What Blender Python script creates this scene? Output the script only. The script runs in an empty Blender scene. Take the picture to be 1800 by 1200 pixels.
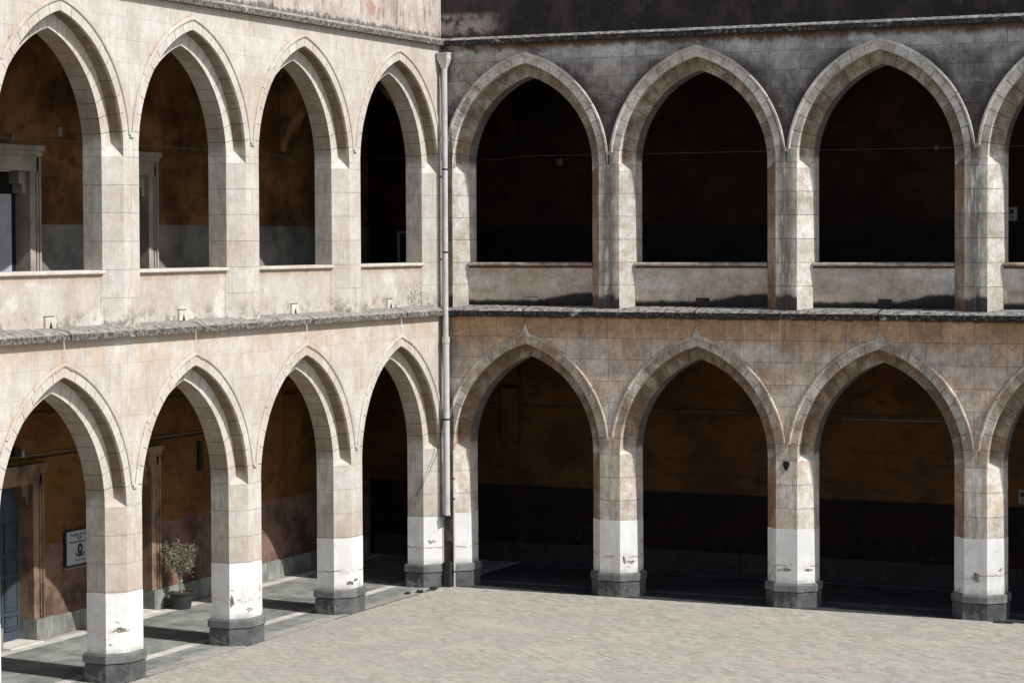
import bpy, bmesh, math, random
from mathutils import Vector, Matrix, noise as mnoise
random.seed(7)
S = bpy.context.scene
COL = S.collection

# ------------------------------------------------------------------ camera
cam_d = bpy.data.cameras.new('camera'); cam = bpy.data.objects.new('camera', cam_d); COL.objects.link(cam)
YAW, PIT, ROL = 0.4226, 0.0281, -0.0040
cy, sy = math.cos(YAW), math.sin(YAW); cp, sp = math.cos(PIT), math.sin(PIT)
F = Vector((-sy*cp, cy*cp, -sp)); R0 = Vector((cy, sy, 0)); U0 = R0.cross(F)
c_, s_ = math.cos(ROL), math.sin(ROL)
Rv = c_*R0 + s_*U0; Uv = -s_*R0 + c_*U0
M = Matrix((Rv, Uv, -F)).transposed().to_4x4(); M.translation = Vector((23.3252, -45.7554, 7.7014))
cam.matrix_world = M
cam_d.sensor_width = 36; cam_d.lens = 4053.8/1800*36
cam_d.shift_x = -75.47/1800; cam_d.shift_y = -64.6/1800
cam_d.clip_end = 2000
S.camera = cam

# ------------------------------------------------------------------ world, sun, exposure
AZ, EL = math.radians(6.5), math.radians(43.9)
SUNV = Vector((math.cos(EL)*math.cos(AZ), -math.cos(EL)*math.sin(AZ), math.sin(EL)))
w = bpy.data.worlds.new('World'); S.world = w; w.use_nodes = True
nt = w.node_tree; nt.nodes.clear()
sky = nt.nodes.new('ShaderNodeTexSky'); sky.sky_type = 'NISHITA'; sky.sun_disc = False
sky.sun_elevation = EL; sky.sun_rotation = math.atan2(SUNV.x, SUNV.y)
sky.air_density = 1.0; sky.dust_density = 1.5; sky.ozone_density = 1.0
bg = nt.nodes.new('ShaderNodeBackground'); bg.inputs[1].default_value = 0.115
ow = nt.nodes.new('ShaderNodeOutputWorld')
nt.links.new(sky.outputs[0], bg.inputs[0]); nt.links.new(bg.outputs[0], ow.inputs[0])
sd = bpy.data.lights.new('sun', 'SUN'); sd.energy = 4.0; sd.angle = math.radians(0.5); sd.color = (1.0, 0.975, 0.935)
sun = bpy.data.objects.new('sun', sd); COL.objects.link(sun)
sun.rotation_euler = SUNV.to_track_quat('Z', 'Y').to_euler(); sun.location = (30, -10, 40)
S.view_settings.view_transform = 'Standard'; S.view_settings.look = 'None'
S.view_settings.exposure = 0.27; S.view_settings.gamma = 1.0; S.view_settings.use_curve_mapping = False
S.render.engine = 'CYCLES'
S.cycles.max_bounces = 6; S.cycles.diffuse_bounces = 3

# ------------------------------------------------------------------ material helpers
class NT:
    def __init__(s, name, rough=0.9, spec=0.3):
        s.m = bpy.data.materials.new(name); s.m.use_nodes = True; s.t = s.m.node_tree; s.t.nodes.clear()
        s.out = s.t.nodes.new('ShaderNodeOutputMaterial'); s.b = s.t.nodes.new('ShaderNodeBsdfPrincipled')
        s.t.links.new(s.b.outputs[0], s.out.inputs[0]); s.b.inputs['Roughness'].default_value = rough
        s.b.inputs['Specular IOR Level'].default_value = spec
        g = s.n('ShaderNodeNewGeometry'); s.pos = g.outputs['Position']; s.nor = g.outputs['True Normal']
        x = s.n('ShaderNodeSeparateXYZ'); s.l(s.pos, x.inputs[0]); s.X, s.Y, s.Z = x.outputs
        y = s.n('ShaderNodeSeparateXYZ'); s.l(s.nor, y.inputs[0]); s.NX, s.NY, s.NZ = y.outputs
        s._bump = None
    def n(s, t): return s.t.nodes.new(t)
    def l(s, a, b): s.t.links.new(a, b)
    def setin(s, i, v):
        if isinstance(v, (int, float)): i.default_value = v
        elif isinstance(v, tuple): i.default_value = (*v, 1.0) if len(v) == 3 and i.type == 'RGBA' else v
        else: s.l(v, i)
    def math(s, op, a, b=0.0, c=None):
        n = s.n('ShaderNodeMath'); n.operation = op; s.setin(n.inputs[0], a); s.setin(n.inputs[1], b)
        if c is not None: s.setin(n.inputs[2], c)
        return n.outputs[0]
    def mul(s, a, b): return s.math('MULTIPLY', a, b)
    def add(s, a, b): return s.math('ADD', a, b)
    def noise(s, sc=1.0, det=5, rough=0.55, scale=(1, 1, 1), off=0.0, dist=0.0):
        mp = s.n('ShaderNodeMapping'); mp.inputs['Scale'].default_value = scale
        mp.inputs['Location'].default_value = (off, off*1.7, off*0.3); s.l(s.pos, mp.inputs[0])
        n = s.n('ShaderNodeTexNoise'); n.inputs['Scale'].default_value = sc; n.inputs['Detail'].default_value = det
        n.inputs['Roughness'].default_value = rough; n.inputs['Distortion'].default_value = dist; s.l(mp.outputs[0], n.inputs[0])
        return n.outputs[0]
    def step(s, v, lo, hi, a=0.0, b=1.0):
        n = s.n('ShaderNodeMapRange'); n.interpolation_type = 'SMOOTHSTEP'
        s.setin(n.inputs[0], v); n.inputs[1].default_value = lo; n.inputs[2].default_value = hi
        n.inputs[3].default_value = a; n.inputs[4].default_value = b
        return n.outputs[0]
    def mix(s, f, a, b, mode='MIX'):
        n = s.n('ShaderNodeMix'); n.data_type = 'RGBA'; n.blend_type = mode
        s.setin(n.inputs[0], f); s.setin(n.inputs[6], a); s.setin(n.inputs[7], b)
        return n.outputs[2]
    def band(s, z, z0, z1, soft0, soft1):
        # 1 between z0 and z1 with soft edges
        a = s.step(z, z0-soft0, z0+soft0); b = s.step(z, z1-soft1, z1+soft1, 1.0, 0.0)
        return s.mul(a, b)
    def rnd(s):
        return s.n('ShaderNodeObjectInfo').outputs['Random']
    def attr(s, name):
        n = s.n('ShaderNodeAttribute'); n.attribute_name = name; return n.outputs['Fac']
    def bump(s, h, dist=0.01, strength=1.0):
        n = s.n('ShaderNodeBump'); n.inputs['Distance'].default_value = dist; n.inputs['Strength'].default_value = strength
        s.setin(n.inputs['Height'], h)
        if s._bump: s.l(s._bump, n.inputs['Normal'])
        s._bump = n.outputs[0]; s.l(n.outputs[0], s.b.inputs['Normal'])
    def color(s, c):
        s.setin(s.b.inputs['Base Color'], c)
        return s.m

def hood_distance(t, along, o0, lv):
    # distance outward from the hood moulding of the nearest arch
    zs, e, R = (3.10, .66, 2.16) if lv == 'lo' else (9.30, .56, 2.06)
    u = t.math('SUBTRACT', t.math('FRACT', t.mul(t.math('SUBTRACT', along, o0), .25)), .5)
    x = t.add(t.mul(t.math('ABSOLUTE', u), 4.0), e)
    z = t.math('SUBTRACT', t.Z, zs)
    d = t.math('SQRT', t.add(t.mul(x, x), t.mul(z, z)))
    return t.math('SUBTRACT', d, R+.5)

def grunge(t, col, k=1.0):
    n1 = t.step(t.noise(3.1, 9, .78, (1, 1, .75), off=101), .36, .64, 1-.26*k, 1+.12*k)
    n2 = t.step(t.noise(17, 8, .8, (1, 1, .8), off=105), .34, .66, 1-.22*k, 1+.10*k)
    v = t.mul(n1, n2); cv = t.n('ShaderNodeCombineColor'); t.l(v, cv.inputs[0]); t.l(t.mul(v, t.step(v, .5, 1.0, .96, 1.0)), cv.inputs[1]); t.l(t.mul(v, t.step(v, .5, 1.0, .91, 1.0)), cv.inputs[2])
    return t.mix(1.0, col, cv.outputs[0], 'MULTIPLY')

def varied(t, col, amt=0.12):
    r = t.rnd()
    v = t.step(r, 0, 1, 1-amt, 1+amt*0.5)
    cv = t.n('ShaderNodeCombineColor'); t.l(v, cv.inputs[0]); t.l(v, cv.inputs[1]); t.l(v, cv.inputs[2])
    return t.mix(1.0, col, cv.outputs[0], 'MULTIPLY')

OL, OR_ = -0.0586, 0.0319

def stone_left():
    t = NT('pale_sandstone', 0.92)
    c = t.mix(t.step(t.noise(1.1, 6), .38, .64), (.575, .55, .505), (.51, .455, .395))
    c = t.mix(t.mul(t.step(t.noise(5.5, 6, .65, off=3), .46, .68), .38), c, (.44, .375, .315))
    c = t.mix(t.mul(t.step(t.noise(3.0, 5, .6, (6, 6, .7), off=9), .5, .72), .5), c, (.66, .63, .58))
    c = t.mix(t.mul(t.step(t.noise(2.2, 6, .65, (7, 7, .5), off=14), .54, .70), .5), c, (.36, .30, .25))
    c = t.mix(t.mul(t.step(t.noise(.55, 6, .7, (1, 1, .8), off=15), .50, .64), .45), c, (.46, .385, .32))
    c = t.mix(t.mul(t.step(t.noise(13, 6, .75, (1, 1, .6), off=16), .56, .68), .35), c, (.35, .29, .24))
    # orange rust staining just below the middle cornice
    m = t.mul(t.step(t.Z, 5.15, 5.95), t.step(t.Z, 6.04, 6.08, 1, 0))
    c = t.mix(t.mul(m, t.step(t.noise(1.5, 6, .65, (1, 1, 1.6), off=5), .40, .60, 0, .75)), c, (.52, .385, .275))
    # rusty weathering line following the outside of the hood mouldings
    sA = t.mul(t.Y, -1.0)
    for lv_, za, zb in (('lo', 3.6, 6.0), ('up', 9.6, 12.0)):
        dh = hood_distance(t, sA, OL, lv_)
        m = t.mul(t.mul(t.step(dh, -.01, .01), t.step(t.add(dh, t.mul(t.noise(4, 5, .6, off=62), -.09)), -.045, .025, 1, 0)), t.mul(t.step(t.Z, za, za+.3), t.step(t.Z, zb, zb+.05, 1, 0)))
        c = t.mix(t.mul(m, t.step(t.noise(1.4, 4, .6, off=63), .36, .6, .25, .75)), c, (.46, .33, .245))
    # grime low on the upper piers where they meet the cornice
    m = t.mul(t.step(t.Z, 6.25, 6.62, 1, 0), t.step(t.Z, 6.15, 6.2))
    c = t.mix(t.mul(m, t.step(t.noise(5, 6, .7, off=2), .44, .60, 0, .75)), c, (.12, .105, .09))
    # lower pier shafts are browner
    m = t.mul(t.step(t.Z, 1.4, 2.9, 1, 0), t.step(t.noise(2.4, 6, .6, (1, 1, .6), off=31), .36, .6, .35, 1))
    c = t.mix(t.mul(m, .75), c, (.41, .335, .27))
    # grey shade tone painted onto jamb faces turned to the south
    m = t.step(t.NY, -.97, -.99, 0, 1)
    c = t.mix(t.mul(m, t.step(t.noise(3.0, 7, .7, (1.5, 1.5, .6), off=41), .38, .66, .1, .85)), c, (.32, .295, .25))
    m = t.mul(t.mul(t.step(t.X, -.02, -.09), t.step(t.NX, .5, .7, 1, 0)), t.math('MAXIMUM', t.mul(t.step(t.Z, 3.1, 3.5), t.step(t.Z, 5.6, 6.0, 1, 0)), t.step(t.Z, 9.3, 9.7)))
    c = t.mix(t.mul(m, t.step(t.noise(1.5, 6, .65, (1, 1, .7), off=47), .34, .62, .35, .8)), c, (.33, .245, .165))  # arch undersides browned and darkened, their shade put into the colour
    # the hollow between the two orders: brown, with its recess shade painted in
    m = t.mul(m, t.step(t.X, -.258, -.272, 1, 0))
    c = t.mix(t.mul(m, t.step(t.noise(1.7, 6, .65, off=48), .34, .62, .6, .95)), c, (.17, .115, .068))
    # dark run near the corner
    m = t.mul(t.step(t.Y, -.22, -.02), t.step(t.noise(2.0, 6, .7, (2, 2, .5), off=51), .38, .62))
    c = t.mix(t.mul(m, .5), c, (.24, .21, .18))
    # small dark pits
    c = t.mix(t.step(t.noise(22, 3, .5, off=77), .70, .75, 0, .55), c, (.12, .10, .085))
    c = grunge(t, c, .42); c = varied(t, c, .04)
    t.bump(t.noise(9, 8, .7), .012, .5); t.bump(t.noise(60, 3, .6), .003, .6)
    return t.color(c)

def stone_ring(name, light, mid, brown, lower):
    # right-hand wing: voussoirs and piers
    t = NT(name, .92)
    c = t.mix(t.step(t.noise(1.4, 6, off=3), .38, .62), light, mid)
    c = t.mix(t.mul(t.step(t.noise(4.0, 6, .65, off=8), .45, .64), .6), c, brown)
    # vertical black runs down the middle of the upper pier fronts
    u = t.math('SUBTRACT', t.math('FRACT', t.add(t.mul(t.add(t.X, -OR_+.03), .25), .5)), .5)
    d = t.mul(t.math('ABSOLUTE', u), 4.0)
    front = t.step(t.NY, -.93, -.98, 0, 1)
    st = t.noise(1.8, 6, .65, (4, 4, .55), off=20)
    if not lower:
        m = t.mul(t.mul(t.step(d, .05, .24, 1, 0), front), t.step(st, .38, .54, .12, 1))
        m = t.mul(m, t.step(t.Z, 9.6, 9.9, 1, 0))
        c = t.mix(t.mul(m, .9), c, (.035, .03, .03))
        m = t.mul(front, t.step(st, .42, .62, .0, .75))
        c = t.mix(t.mul(m, t.step(t.Z, 9.6, 9.9, 1, 0)), c, (.38, .34, .29))
        # black lichen at the foot of the pier fronts
        m = t.mul(t.step(t.add(t.Z, t.mul(t.noise(3, 5, .6, off=66), .5)), 6.68, 6.82, 1, 0), t.step(t.NX, .3, .6, 1, .12))
        c = t.mix(t.mul(m, .93), c, (.02, .018, .018))
        # bluish scrape on first arch
        m = t.mul(t.mul(t.step(t.X, 1.6, 2.3, 1, 0), t.step(t.Z, 9.9, 10.4)), t.step(t.noise(4, 6, .7, off=91), .5, .6))
        c = t.mix(t.mul(m, .6), c, (.13, .12, .14))
    else:
        m = t.mul(front, t.step(st, .42, .62, 0, .8))
        c = t.mix(m, c, (.40, .365, .31))
        m = t.mul(t.step(t.Z, 2.9, 3.6), t.step(t.noise(2.2, 6, .6, off=71), .42, .62, 0, .8))
        c = t.mix(m, c, (.35, .25, .18))
    # brown hollow between the two orders, and undersides, with recess shade painted in
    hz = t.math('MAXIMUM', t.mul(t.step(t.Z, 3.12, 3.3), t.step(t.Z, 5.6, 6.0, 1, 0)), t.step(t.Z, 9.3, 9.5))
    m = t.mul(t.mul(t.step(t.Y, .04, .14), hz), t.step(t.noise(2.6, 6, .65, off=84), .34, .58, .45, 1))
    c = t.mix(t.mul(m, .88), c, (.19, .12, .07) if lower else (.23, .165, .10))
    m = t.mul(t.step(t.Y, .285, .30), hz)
    c = t.mix(t.mul(m, .8), c, (.12, .115, .12))  # soffits darkened to grey, their shade is in the colour
    # corner strip behind the downpipe: brown stain, with the pipe's shadow darkened in
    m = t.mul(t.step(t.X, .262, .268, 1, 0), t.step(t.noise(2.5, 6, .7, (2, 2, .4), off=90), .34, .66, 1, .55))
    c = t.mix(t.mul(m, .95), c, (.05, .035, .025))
    # browned inner reveals (facing left)
    m = t.step(t.NX, -.35, -.6, 0, 1)
    c = t.mix(t.mul(m, t.step(t.noise(1.6, 6, .6, (1, 1, .6), off=44), .36, .6, .45, .95)), c, (.27, .155, .085))
    c = t.mix(t.step(t.noise(20, 3, .5, off=77), .68, .74, 0, .6), c, (.07, .06, .05))
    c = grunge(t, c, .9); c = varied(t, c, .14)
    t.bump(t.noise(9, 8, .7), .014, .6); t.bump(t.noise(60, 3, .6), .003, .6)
    return t.color(c)

def stone_right_upper():
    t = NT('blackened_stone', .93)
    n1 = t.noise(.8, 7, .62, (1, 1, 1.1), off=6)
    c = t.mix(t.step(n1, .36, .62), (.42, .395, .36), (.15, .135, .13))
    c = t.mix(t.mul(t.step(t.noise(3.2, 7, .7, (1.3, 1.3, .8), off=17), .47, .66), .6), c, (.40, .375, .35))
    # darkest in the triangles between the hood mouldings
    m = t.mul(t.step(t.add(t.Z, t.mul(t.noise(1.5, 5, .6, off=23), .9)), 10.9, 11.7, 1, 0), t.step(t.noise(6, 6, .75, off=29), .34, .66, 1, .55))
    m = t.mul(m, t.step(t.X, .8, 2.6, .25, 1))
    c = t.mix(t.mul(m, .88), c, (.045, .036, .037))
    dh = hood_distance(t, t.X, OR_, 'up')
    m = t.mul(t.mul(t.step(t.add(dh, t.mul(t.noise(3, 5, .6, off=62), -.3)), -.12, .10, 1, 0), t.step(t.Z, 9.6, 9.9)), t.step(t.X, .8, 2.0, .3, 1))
    c = t.mix(t.mul(m, .7), c, (.05, .042, .042))  # dark band outside each hood: shadow line painted on the wall
    # light leached course under the top cornice, brown drips above it
    m = t.mul(t.step(t.Z, 11.45, 11.72), t.step(t.noise(1.3, 6, .6, (.5, .5, 1.5), off=33), .34, .56, .15, 1))
    c = t.mix(t.mul(m, .85), c, (.58, .57, .55))
    m = t.step(t.add(t.Z, t.mul(t.noise(3.5, 6, .7, (1, 1, .6), off=37), .45)), 12.02, 12.16)
    c = t.mix(t.mul(m, .9), c, (.15, .075, .032))
    m = t.step(t.Z, 11.9, 11.99); c = t.mix(t.mul(m, .6), c, (.05, .03, .02))
    # paler patches near the corner
    m = t.mul(t.step(t.X, .5, 2.0, 1, 0), t.step(t.noise(1.9, 7, .68, off=39), .42, .58))
    c = t.mix(t.mul(m, .8), c, (.46, .43, .36))
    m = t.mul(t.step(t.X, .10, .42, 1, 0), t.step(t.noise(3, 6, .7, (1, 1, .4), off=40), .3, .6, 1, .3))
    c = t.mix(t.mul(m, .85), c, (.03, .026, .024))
    c = grunge(t, c, 1.1); c = varied(t, c, .14)
    t.bump(t.noise(9, 8, .7), .014, .6); t.bump(t.noise(50, 4, .6), .004, .6)
    return t.color(c)

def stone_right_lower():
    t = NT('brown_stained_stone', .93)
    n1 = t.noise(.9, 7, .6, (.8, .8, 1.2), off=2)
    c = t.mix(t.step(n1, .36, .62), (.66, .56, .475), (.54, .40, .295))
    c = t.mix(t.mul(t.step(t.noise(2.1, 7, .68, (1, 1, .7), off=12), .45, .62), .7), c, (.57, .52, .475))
    # rusty brown under the cornice
    m = t.step(t.add(t.Z, t.mul(t.noise(1.1, 6, .65, (.7, .7, 1), off=18), .9)), 5.75, 6.25)
    c = t.mix(t.mul(m, .85), c, (.46, .26, .135))
    m = t.mul(t.step(t.Z, 5.55, 5.95), t.step(t.noise(3, 7, .7, (.4, .4, 2), off=19), .46, .62))
    c = t.mix(t.mul(m, .75), c, (.54, .37, .23))
    # pale limewash runs
    m = t.step(t.noise(1.6, 5, .5, (4.5, 4.5, .35), off=24), .62, .70)
    c = t.mix(t.mul(m, .5), c, (.62, .57, .53))
    m = t.step(t.add(t.Z, t.mul(t.noise(4, 6, .7, off=28), .15)), 6.06, 6.10)
    c = t.mix(t.mul(m, .85), c, (.05, .028, .018))
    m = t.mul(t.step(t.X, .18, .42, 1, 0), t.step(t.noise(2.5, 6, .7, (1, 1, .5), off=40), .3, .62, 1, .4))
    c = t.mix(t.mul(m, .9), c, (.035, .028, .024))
    c = grunge(t, c, 1.1); c = varied(t, c, .14)
    t.bump(t.noise(9, 8, .7), .013, .6); t.bump(t.noise(50, 4, .6), .004, .6)
    return t.color(c)

def mat_simple(name, a, b, sc=3.0, rough=.9, bump=.004, bs=30, scale=(1, 1, 1), vary=.08, spec=.3, off=0):
    t = NT(name, rough, spec)
    c = t.mix(t.step(t.noise(sc, 6, .62, scale, off=off), .38, .64), a, b)
    if vary: c = varied(t, c, vary)
    if bump: t.bump(t.noise(bs, 5, .65), bump, .8)
    return t.color(c)

def mat_cornice(name, dark):
    t = NT(name, .95)
    n = t.noise(14, 8, .8, (1, 1, 1), off=4)
    top = t.step(t.NZ, .5, .8)
    lo = .43 if not dark else .50
    c = t.mix(t.step(n, lo, lo+.16), (.05, .046, .04) if not dark else (.020, .018, .017), (.23, .215, .195) if not dark else (.20, .19, .175))
    c = t.mix(t.mul(top, t.step(t.noise(9, 7, .8, off=7), .40, .58, .1, .7)), c, (.42, .40, .365))
    c = t.mix(t.step(t.noise(3.0, 5, .7, off=8), .62, .68, 0, .7), c, (.55, .52, .48))
    c = t.mix(t.step(t.noise(2.0, 5, .7, (1, 1, .4), off=15), .58, .66, 0, .6), c, (.03, .027, .025))
    c = varied(t, c, .08)
    t.bump(t.noise(30, 8, .75), .008, .7)
    return t.color(c)

def mat_panel(name, right):
    t = NT(name, .93)
    if right:
        c = t.mix(t.step(t.noise(1.0, 7, .62, (.6, .6, 1.8), off=5), .38, .62), (.66, .595, .53), (.52, .42, .33))
        c = t.mix(t.mul(t.step(t.noise(2.4, 6, .65, (.7, .7, 2.4), off=9), .48, .66), .6), c, (.60, .57, .53))
        c = t.mix(t.mul(t.step(t.Z, 6.70, 6.50, 0, 1) if False else t.step(t.Z, 6.45, 6.75, 1, 0), .5), c, (.38, .28, .19))
        fr = t.math('FRACT', t.mul(t.math('SUBTRACT', t.X, OR_), .25))
        hgt = t.add(t.mul(t.step(fr, .52, .80), .17), t.mul(t.noise(2.6, 9, .82, (1, 1, .8), off=14), .20))
        m = t.step(t.math('SUBTRACT', t.Z, hgt), 6.24, 6.33, 1, 0)
        c = t.mix(t.mul(m, .97), c, (.016, .014, .014))
        m = t.step(t.add(t.Z, t.mul(t.noise(7, 6, .7, off=61), .12)), 6.37, 6.43, 1, 0)
        c = t.mix(t.mul(m, .95), c, (.02, .018, .017))
        m = t.step(t.Z, 7.06, 7.11)
        c = t.mix(m, c, (.10, .04, .02))  # dark red-brown band below the coping: its shadow painted on the plaster
    else:
        c = t.mix(t.step(t.noise(1.2, 7, .62, off=5), .38, .62), (.52, .48, .44), (.46, .405, .355))
        c = t.mix(t.mul(t.step(t.noise(.9, 5, .6, off=19), .56, .66), .8), c, (.68, .66, .63))
        m = t.mul(t.step(t.Z, 6.95, 7.08), t.step(t.noise(6, 5, .7, (1, 1, .4), off=10), .4, .6, .3, .9))
        c = t.mix(m, c, (.43, .31, .235))
        m = t.mul(t.step(t.Z, 6.32, 6.62, 1, 0), t.step(t.noise(3.2, 7, .75, off=11), .50, .62))
        c = t.mix(t.mul(m, .75), c, (.17, .15, .125))
        m = t.mul(t.mul(t.step(t.Y, -1.6, -1.0), t.step(t.Z, 6.6, 6.9, 1, 0)), t.step(t.noise(12, 7, .8, off=12), .48, .58))
        c = t.mix(t.mul(m, .7), c, (.13, .125, .11))
    c = grunge(t, c, .9 if right else .5)
    t.bump(t.noise(5, 8, .7), .012, .6); t.bump(t.noise(50, 4, .6), .003, .6)
    return t.color(c)

def mat_attic_left():
    t = NT('attic_plaster', .93)
    c = t.mix(t.step(t.noise(1.3, 7, .65, off=5), .38, .62), (.56, .51, .475), (.45, .38, .335))
    m = t.step(t.noise(1.7, 6, .7, (3.2, 3.2, .45), off=12), .53, .66)
    c = t.mix(t.mul(m, .85), c, (.16, .145, .125))
    m = t.mul(t.step(t.add(t.Z, t.mul(t.noise(5, 6, .75, off=14), -.55)), 11.90, 12.02, 1, 0), .85)
    c = t.mix(m, c, (.08, .075, .065))
    c = t.mix(t.step(t.noise(9, 5, .7, off=15), .64, .70, 0, .7), c, (.08, .07, .06))
    c = grunge(t, c, .8)
    t.bump(t.noise(5, 8, .7), .015, .7)
    return t.color(c)

def mat_attic_right():
    t = NT('mould_blackened_plaster', .95)
    c = t.mix(t.step(t.noise(1.2, 7, .7, (1, 1, .8), off=5), .42, .62), (.014, .0135, .0135), (.042, .029, .030))
    c = t.mix(t.step(t.noise(2.6, 8, .75, off=8), .60, .70, 0, .55), c, (.13, .10, .10))
    m = t.mul(t.mul(t.step(t.X, .9, 1.7, 1, 0), t.mul(t.step(t.Z, 12.16, 12.3), t.step(t.Z, 12.6, 12.75, 1, 0))), t.step(t.noise(3, 7, .7, off=9), .40, .58))
    c = t.mix(t.mul(m, .9), c, (.30, .26, .24))
    c = t.mix(t.step(t.noise(38, 3, .5, off=10), .70, .75, 0, .6), c, (.30, .28, .26))
    m = t.mul(t.step(t.noise(2.5, 5, .6, (6, 6, .12), off=11), .68, .72), t.step(t.Z, 12.85, 13.0))
    c = t.mix(t.mul(m, .6), c, (.30, .26, .26))
    t.bump(t.noise(6, 8, .7), .015, .7)
    return t.color(c)

def mat_white():
    t = NT('flaking_white_paint', .7, .3)
    c = t.mix(t.step(t.noise(1.5, 6, .6), .4, .65), (.72, .715, .70), (.64, .63, .61))
    # dirty, cracked zone between z .55 and 1.1
    zone = t.mul(t.step(t.Z, .52, .68), t.step(t.Z, .98, 1.22, 1, 0))
    n = t.noise(2.3, 7, .7, (1, 1, 1.4), off=21)
    m = t.mul(zone, t.step(n, .615, .64))
    c = t.mix(t.mul(zone, t.step(t.noise(2.2, 6, .7, off=25), .5, .66, 0, .3)), c, (.56, .54, .50))
    c = t.mix(t.mul(m, .8), c, (.36, .33, .29))
    edge = t.mul(zone, t.mul(t.step(n, .618, .632), t.step(n, .636, .65, 1, 0)))
    c = t.mix(t.mul(edge, .9), c, (.09, .075, .06))
    zl = t.math('ABSOLUTE', t.math('SUBTRACT', t.add(t.Z, t.mul(t.noise(1.6, 5, .7, (1, 1, 0), off=71), .30)), 1.03))
    ln = t.mul(t.step(zl, .006, .016, 1, 0), t.step(t.noise(2.0, 3, .5, off=73), .46, .54))
    c = t.mix(t.mul(ln, .85), c, (.13, .10, .08))
    c = t.mix(t.mul(t.step(zl, .0, .16, 1, 0), t.step(t.noise(5, 7, .75, off=74), .46, .62, 0, .55)), c, (.42, .37, .32))
    c = t.mix(t.mul(t.step(t.noise(2.0, 7, .7, (5, 5, .5), off=76), .5, .66), .25), c, (.45, .42, .39))
    m = t.mul(t.step(t.Z, .52, .66, 1, 0), t.step(t.noise(4, 6, .7, off=77), .38, .6, .15, .8))
    c = t.mix(m, c, (.38, .36, .32))
    c = t.mix(t.step(t.noise(26, 3, .5, off=30), .71, .75, 0, .6), c, (.2, .16, .12))
    m = t.step(t.NY, -.95, -.99, 0, 1)
    c = t.mix(t.mul(m, t.step(t.noise(2.2, 6, .7, off=35), .4, .65, .1, .5)), c, (.50, .47, .43))  # south-turned faces greyed: the shade side is put into the paint colour
    t.bump(m if False else t.step(n, .62, .66, 1, 0), .012, .8); t.bump(t.noise(7, 7, .7), .012, .5)
    return t.color(c)

def mat_basalt(name, rough_face):
    t = NT(name, .85, .35)
    c = t.mix(t.step(t.noise(3, 6, .6), .4, .62), (.17, .175, .17), (.105, .11, .105))
    c = t.mix(t.step(t.noise(9, 6, .8, off=5), .58, .66, 0, .6), c, (.30, .30, .28))
    c = varied(t, c, .15)
    t.bump(t.noise(34 if rough_face else 40, 7, .8), .06 if rough_face else .01, 1.0)
    return t.color(c)

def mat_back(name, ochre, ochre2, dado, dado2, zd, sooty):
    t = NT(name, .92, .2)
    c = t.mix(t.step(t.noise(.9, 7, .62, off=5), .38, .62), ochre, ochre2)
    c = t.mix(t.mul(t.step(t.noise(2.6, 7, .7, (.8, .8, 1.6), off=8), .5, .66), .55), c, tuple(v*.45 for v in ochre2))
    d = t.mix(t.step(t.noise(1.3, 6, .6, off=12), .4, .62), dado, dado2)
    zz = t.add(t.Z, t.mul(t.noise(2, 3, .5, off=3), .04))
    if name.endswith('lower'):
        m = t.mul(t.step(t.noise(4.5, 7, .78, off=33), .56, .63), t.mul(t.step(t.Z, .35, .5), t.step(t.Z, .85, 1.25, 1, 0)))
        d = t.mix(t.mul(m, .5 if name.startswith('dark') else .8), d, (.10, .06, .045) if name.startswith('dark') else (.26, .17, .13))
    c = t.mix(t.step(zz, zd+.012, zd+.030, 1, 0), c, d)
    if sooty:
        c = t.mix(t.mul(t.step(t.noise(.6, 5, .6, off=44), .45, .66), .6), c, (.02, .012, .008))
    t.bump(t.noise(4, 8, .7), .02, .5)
    return t.color(c)

def mat_pavers():
    t = NT('courtyard_pavers', .9, .25)
    r = t.attr('tone')
    c = t.mix(r, (.425, .40, .345), (.32, .30, .255))
    c = t.mix(t.step(t.noise(.45, 5, .6, off=3), .46, .64, 0, .5), c, (.35, .325, .30))
    c = t.mix(t.step(t.noise(.7, 5, .6, off=13), .60, .70, 0, .30), c, (.36, .32, .35))
    c = t.mix(t.step(t.noise(.35, 3, .6, off=26), .66, .72, 0, .35), c, (.50, .37, .33))
    c = t.mix(t.step(t.noise(.9, 5, .6, off=16), .52, .68, 0, .5), c, (.465, .44, .36))
    c = t.mix(t.step(t.noise(14, 5, .7, off=19), .62, .72, 0, .25), c, (.26, .24, .21))
    t.bump(t.noise(40, 5, .7), .003, .6)
    return t.color(c)

MAT = {}
MAT['L'] = stone_left()
MAT['RU'] = stone_right_upper()
MAT['RL'] = stone_right_lower()
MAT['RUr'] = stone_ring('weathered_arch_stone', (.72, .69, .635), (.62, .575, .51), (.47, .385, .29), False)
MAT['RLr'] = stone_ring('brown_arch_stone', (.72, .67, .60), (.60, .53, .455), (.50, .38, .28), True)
MAT['mortar'] = mat_simple('dark_mortar', (.06, .045, .035), (.04, .03, .024), vary=0)
MAT['mortarL'] = mat_simple('pale_mortar', (.33, .27, .215), (.26, .21, .165), vary=0)
MAT['cornL'] = mat_cornice('lichened_cornice', False)
MAT['cornR'] = mat_cornice('black_lichened_cornice', True)
MAT['panL'] = mat_panel('parapet_plaster', False)
MAT['panR'] = mat_panel('sooty_parapet_plaster', True)
MAT['attL'] = mat_attic_left()
MAT['attR'] = mat_attic_right()
MAT['white'] = mat_white()
MAT['basalt'] = mat_basalt('dressed_basalt', False)
MAT['basaltr'] = mat_basalt('rock_faced_basalt', True)
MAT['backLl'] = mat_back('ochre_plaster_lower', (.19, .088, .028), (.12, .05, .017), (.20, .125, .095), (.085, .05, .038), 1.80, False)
MAT['backLu'] = mat_back('ochre_plaster_upper', (.27, .135, .055), (.12, .058, .028), (.26, .255, .225), (.18, .17, .155), 8.04, True)
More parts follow.
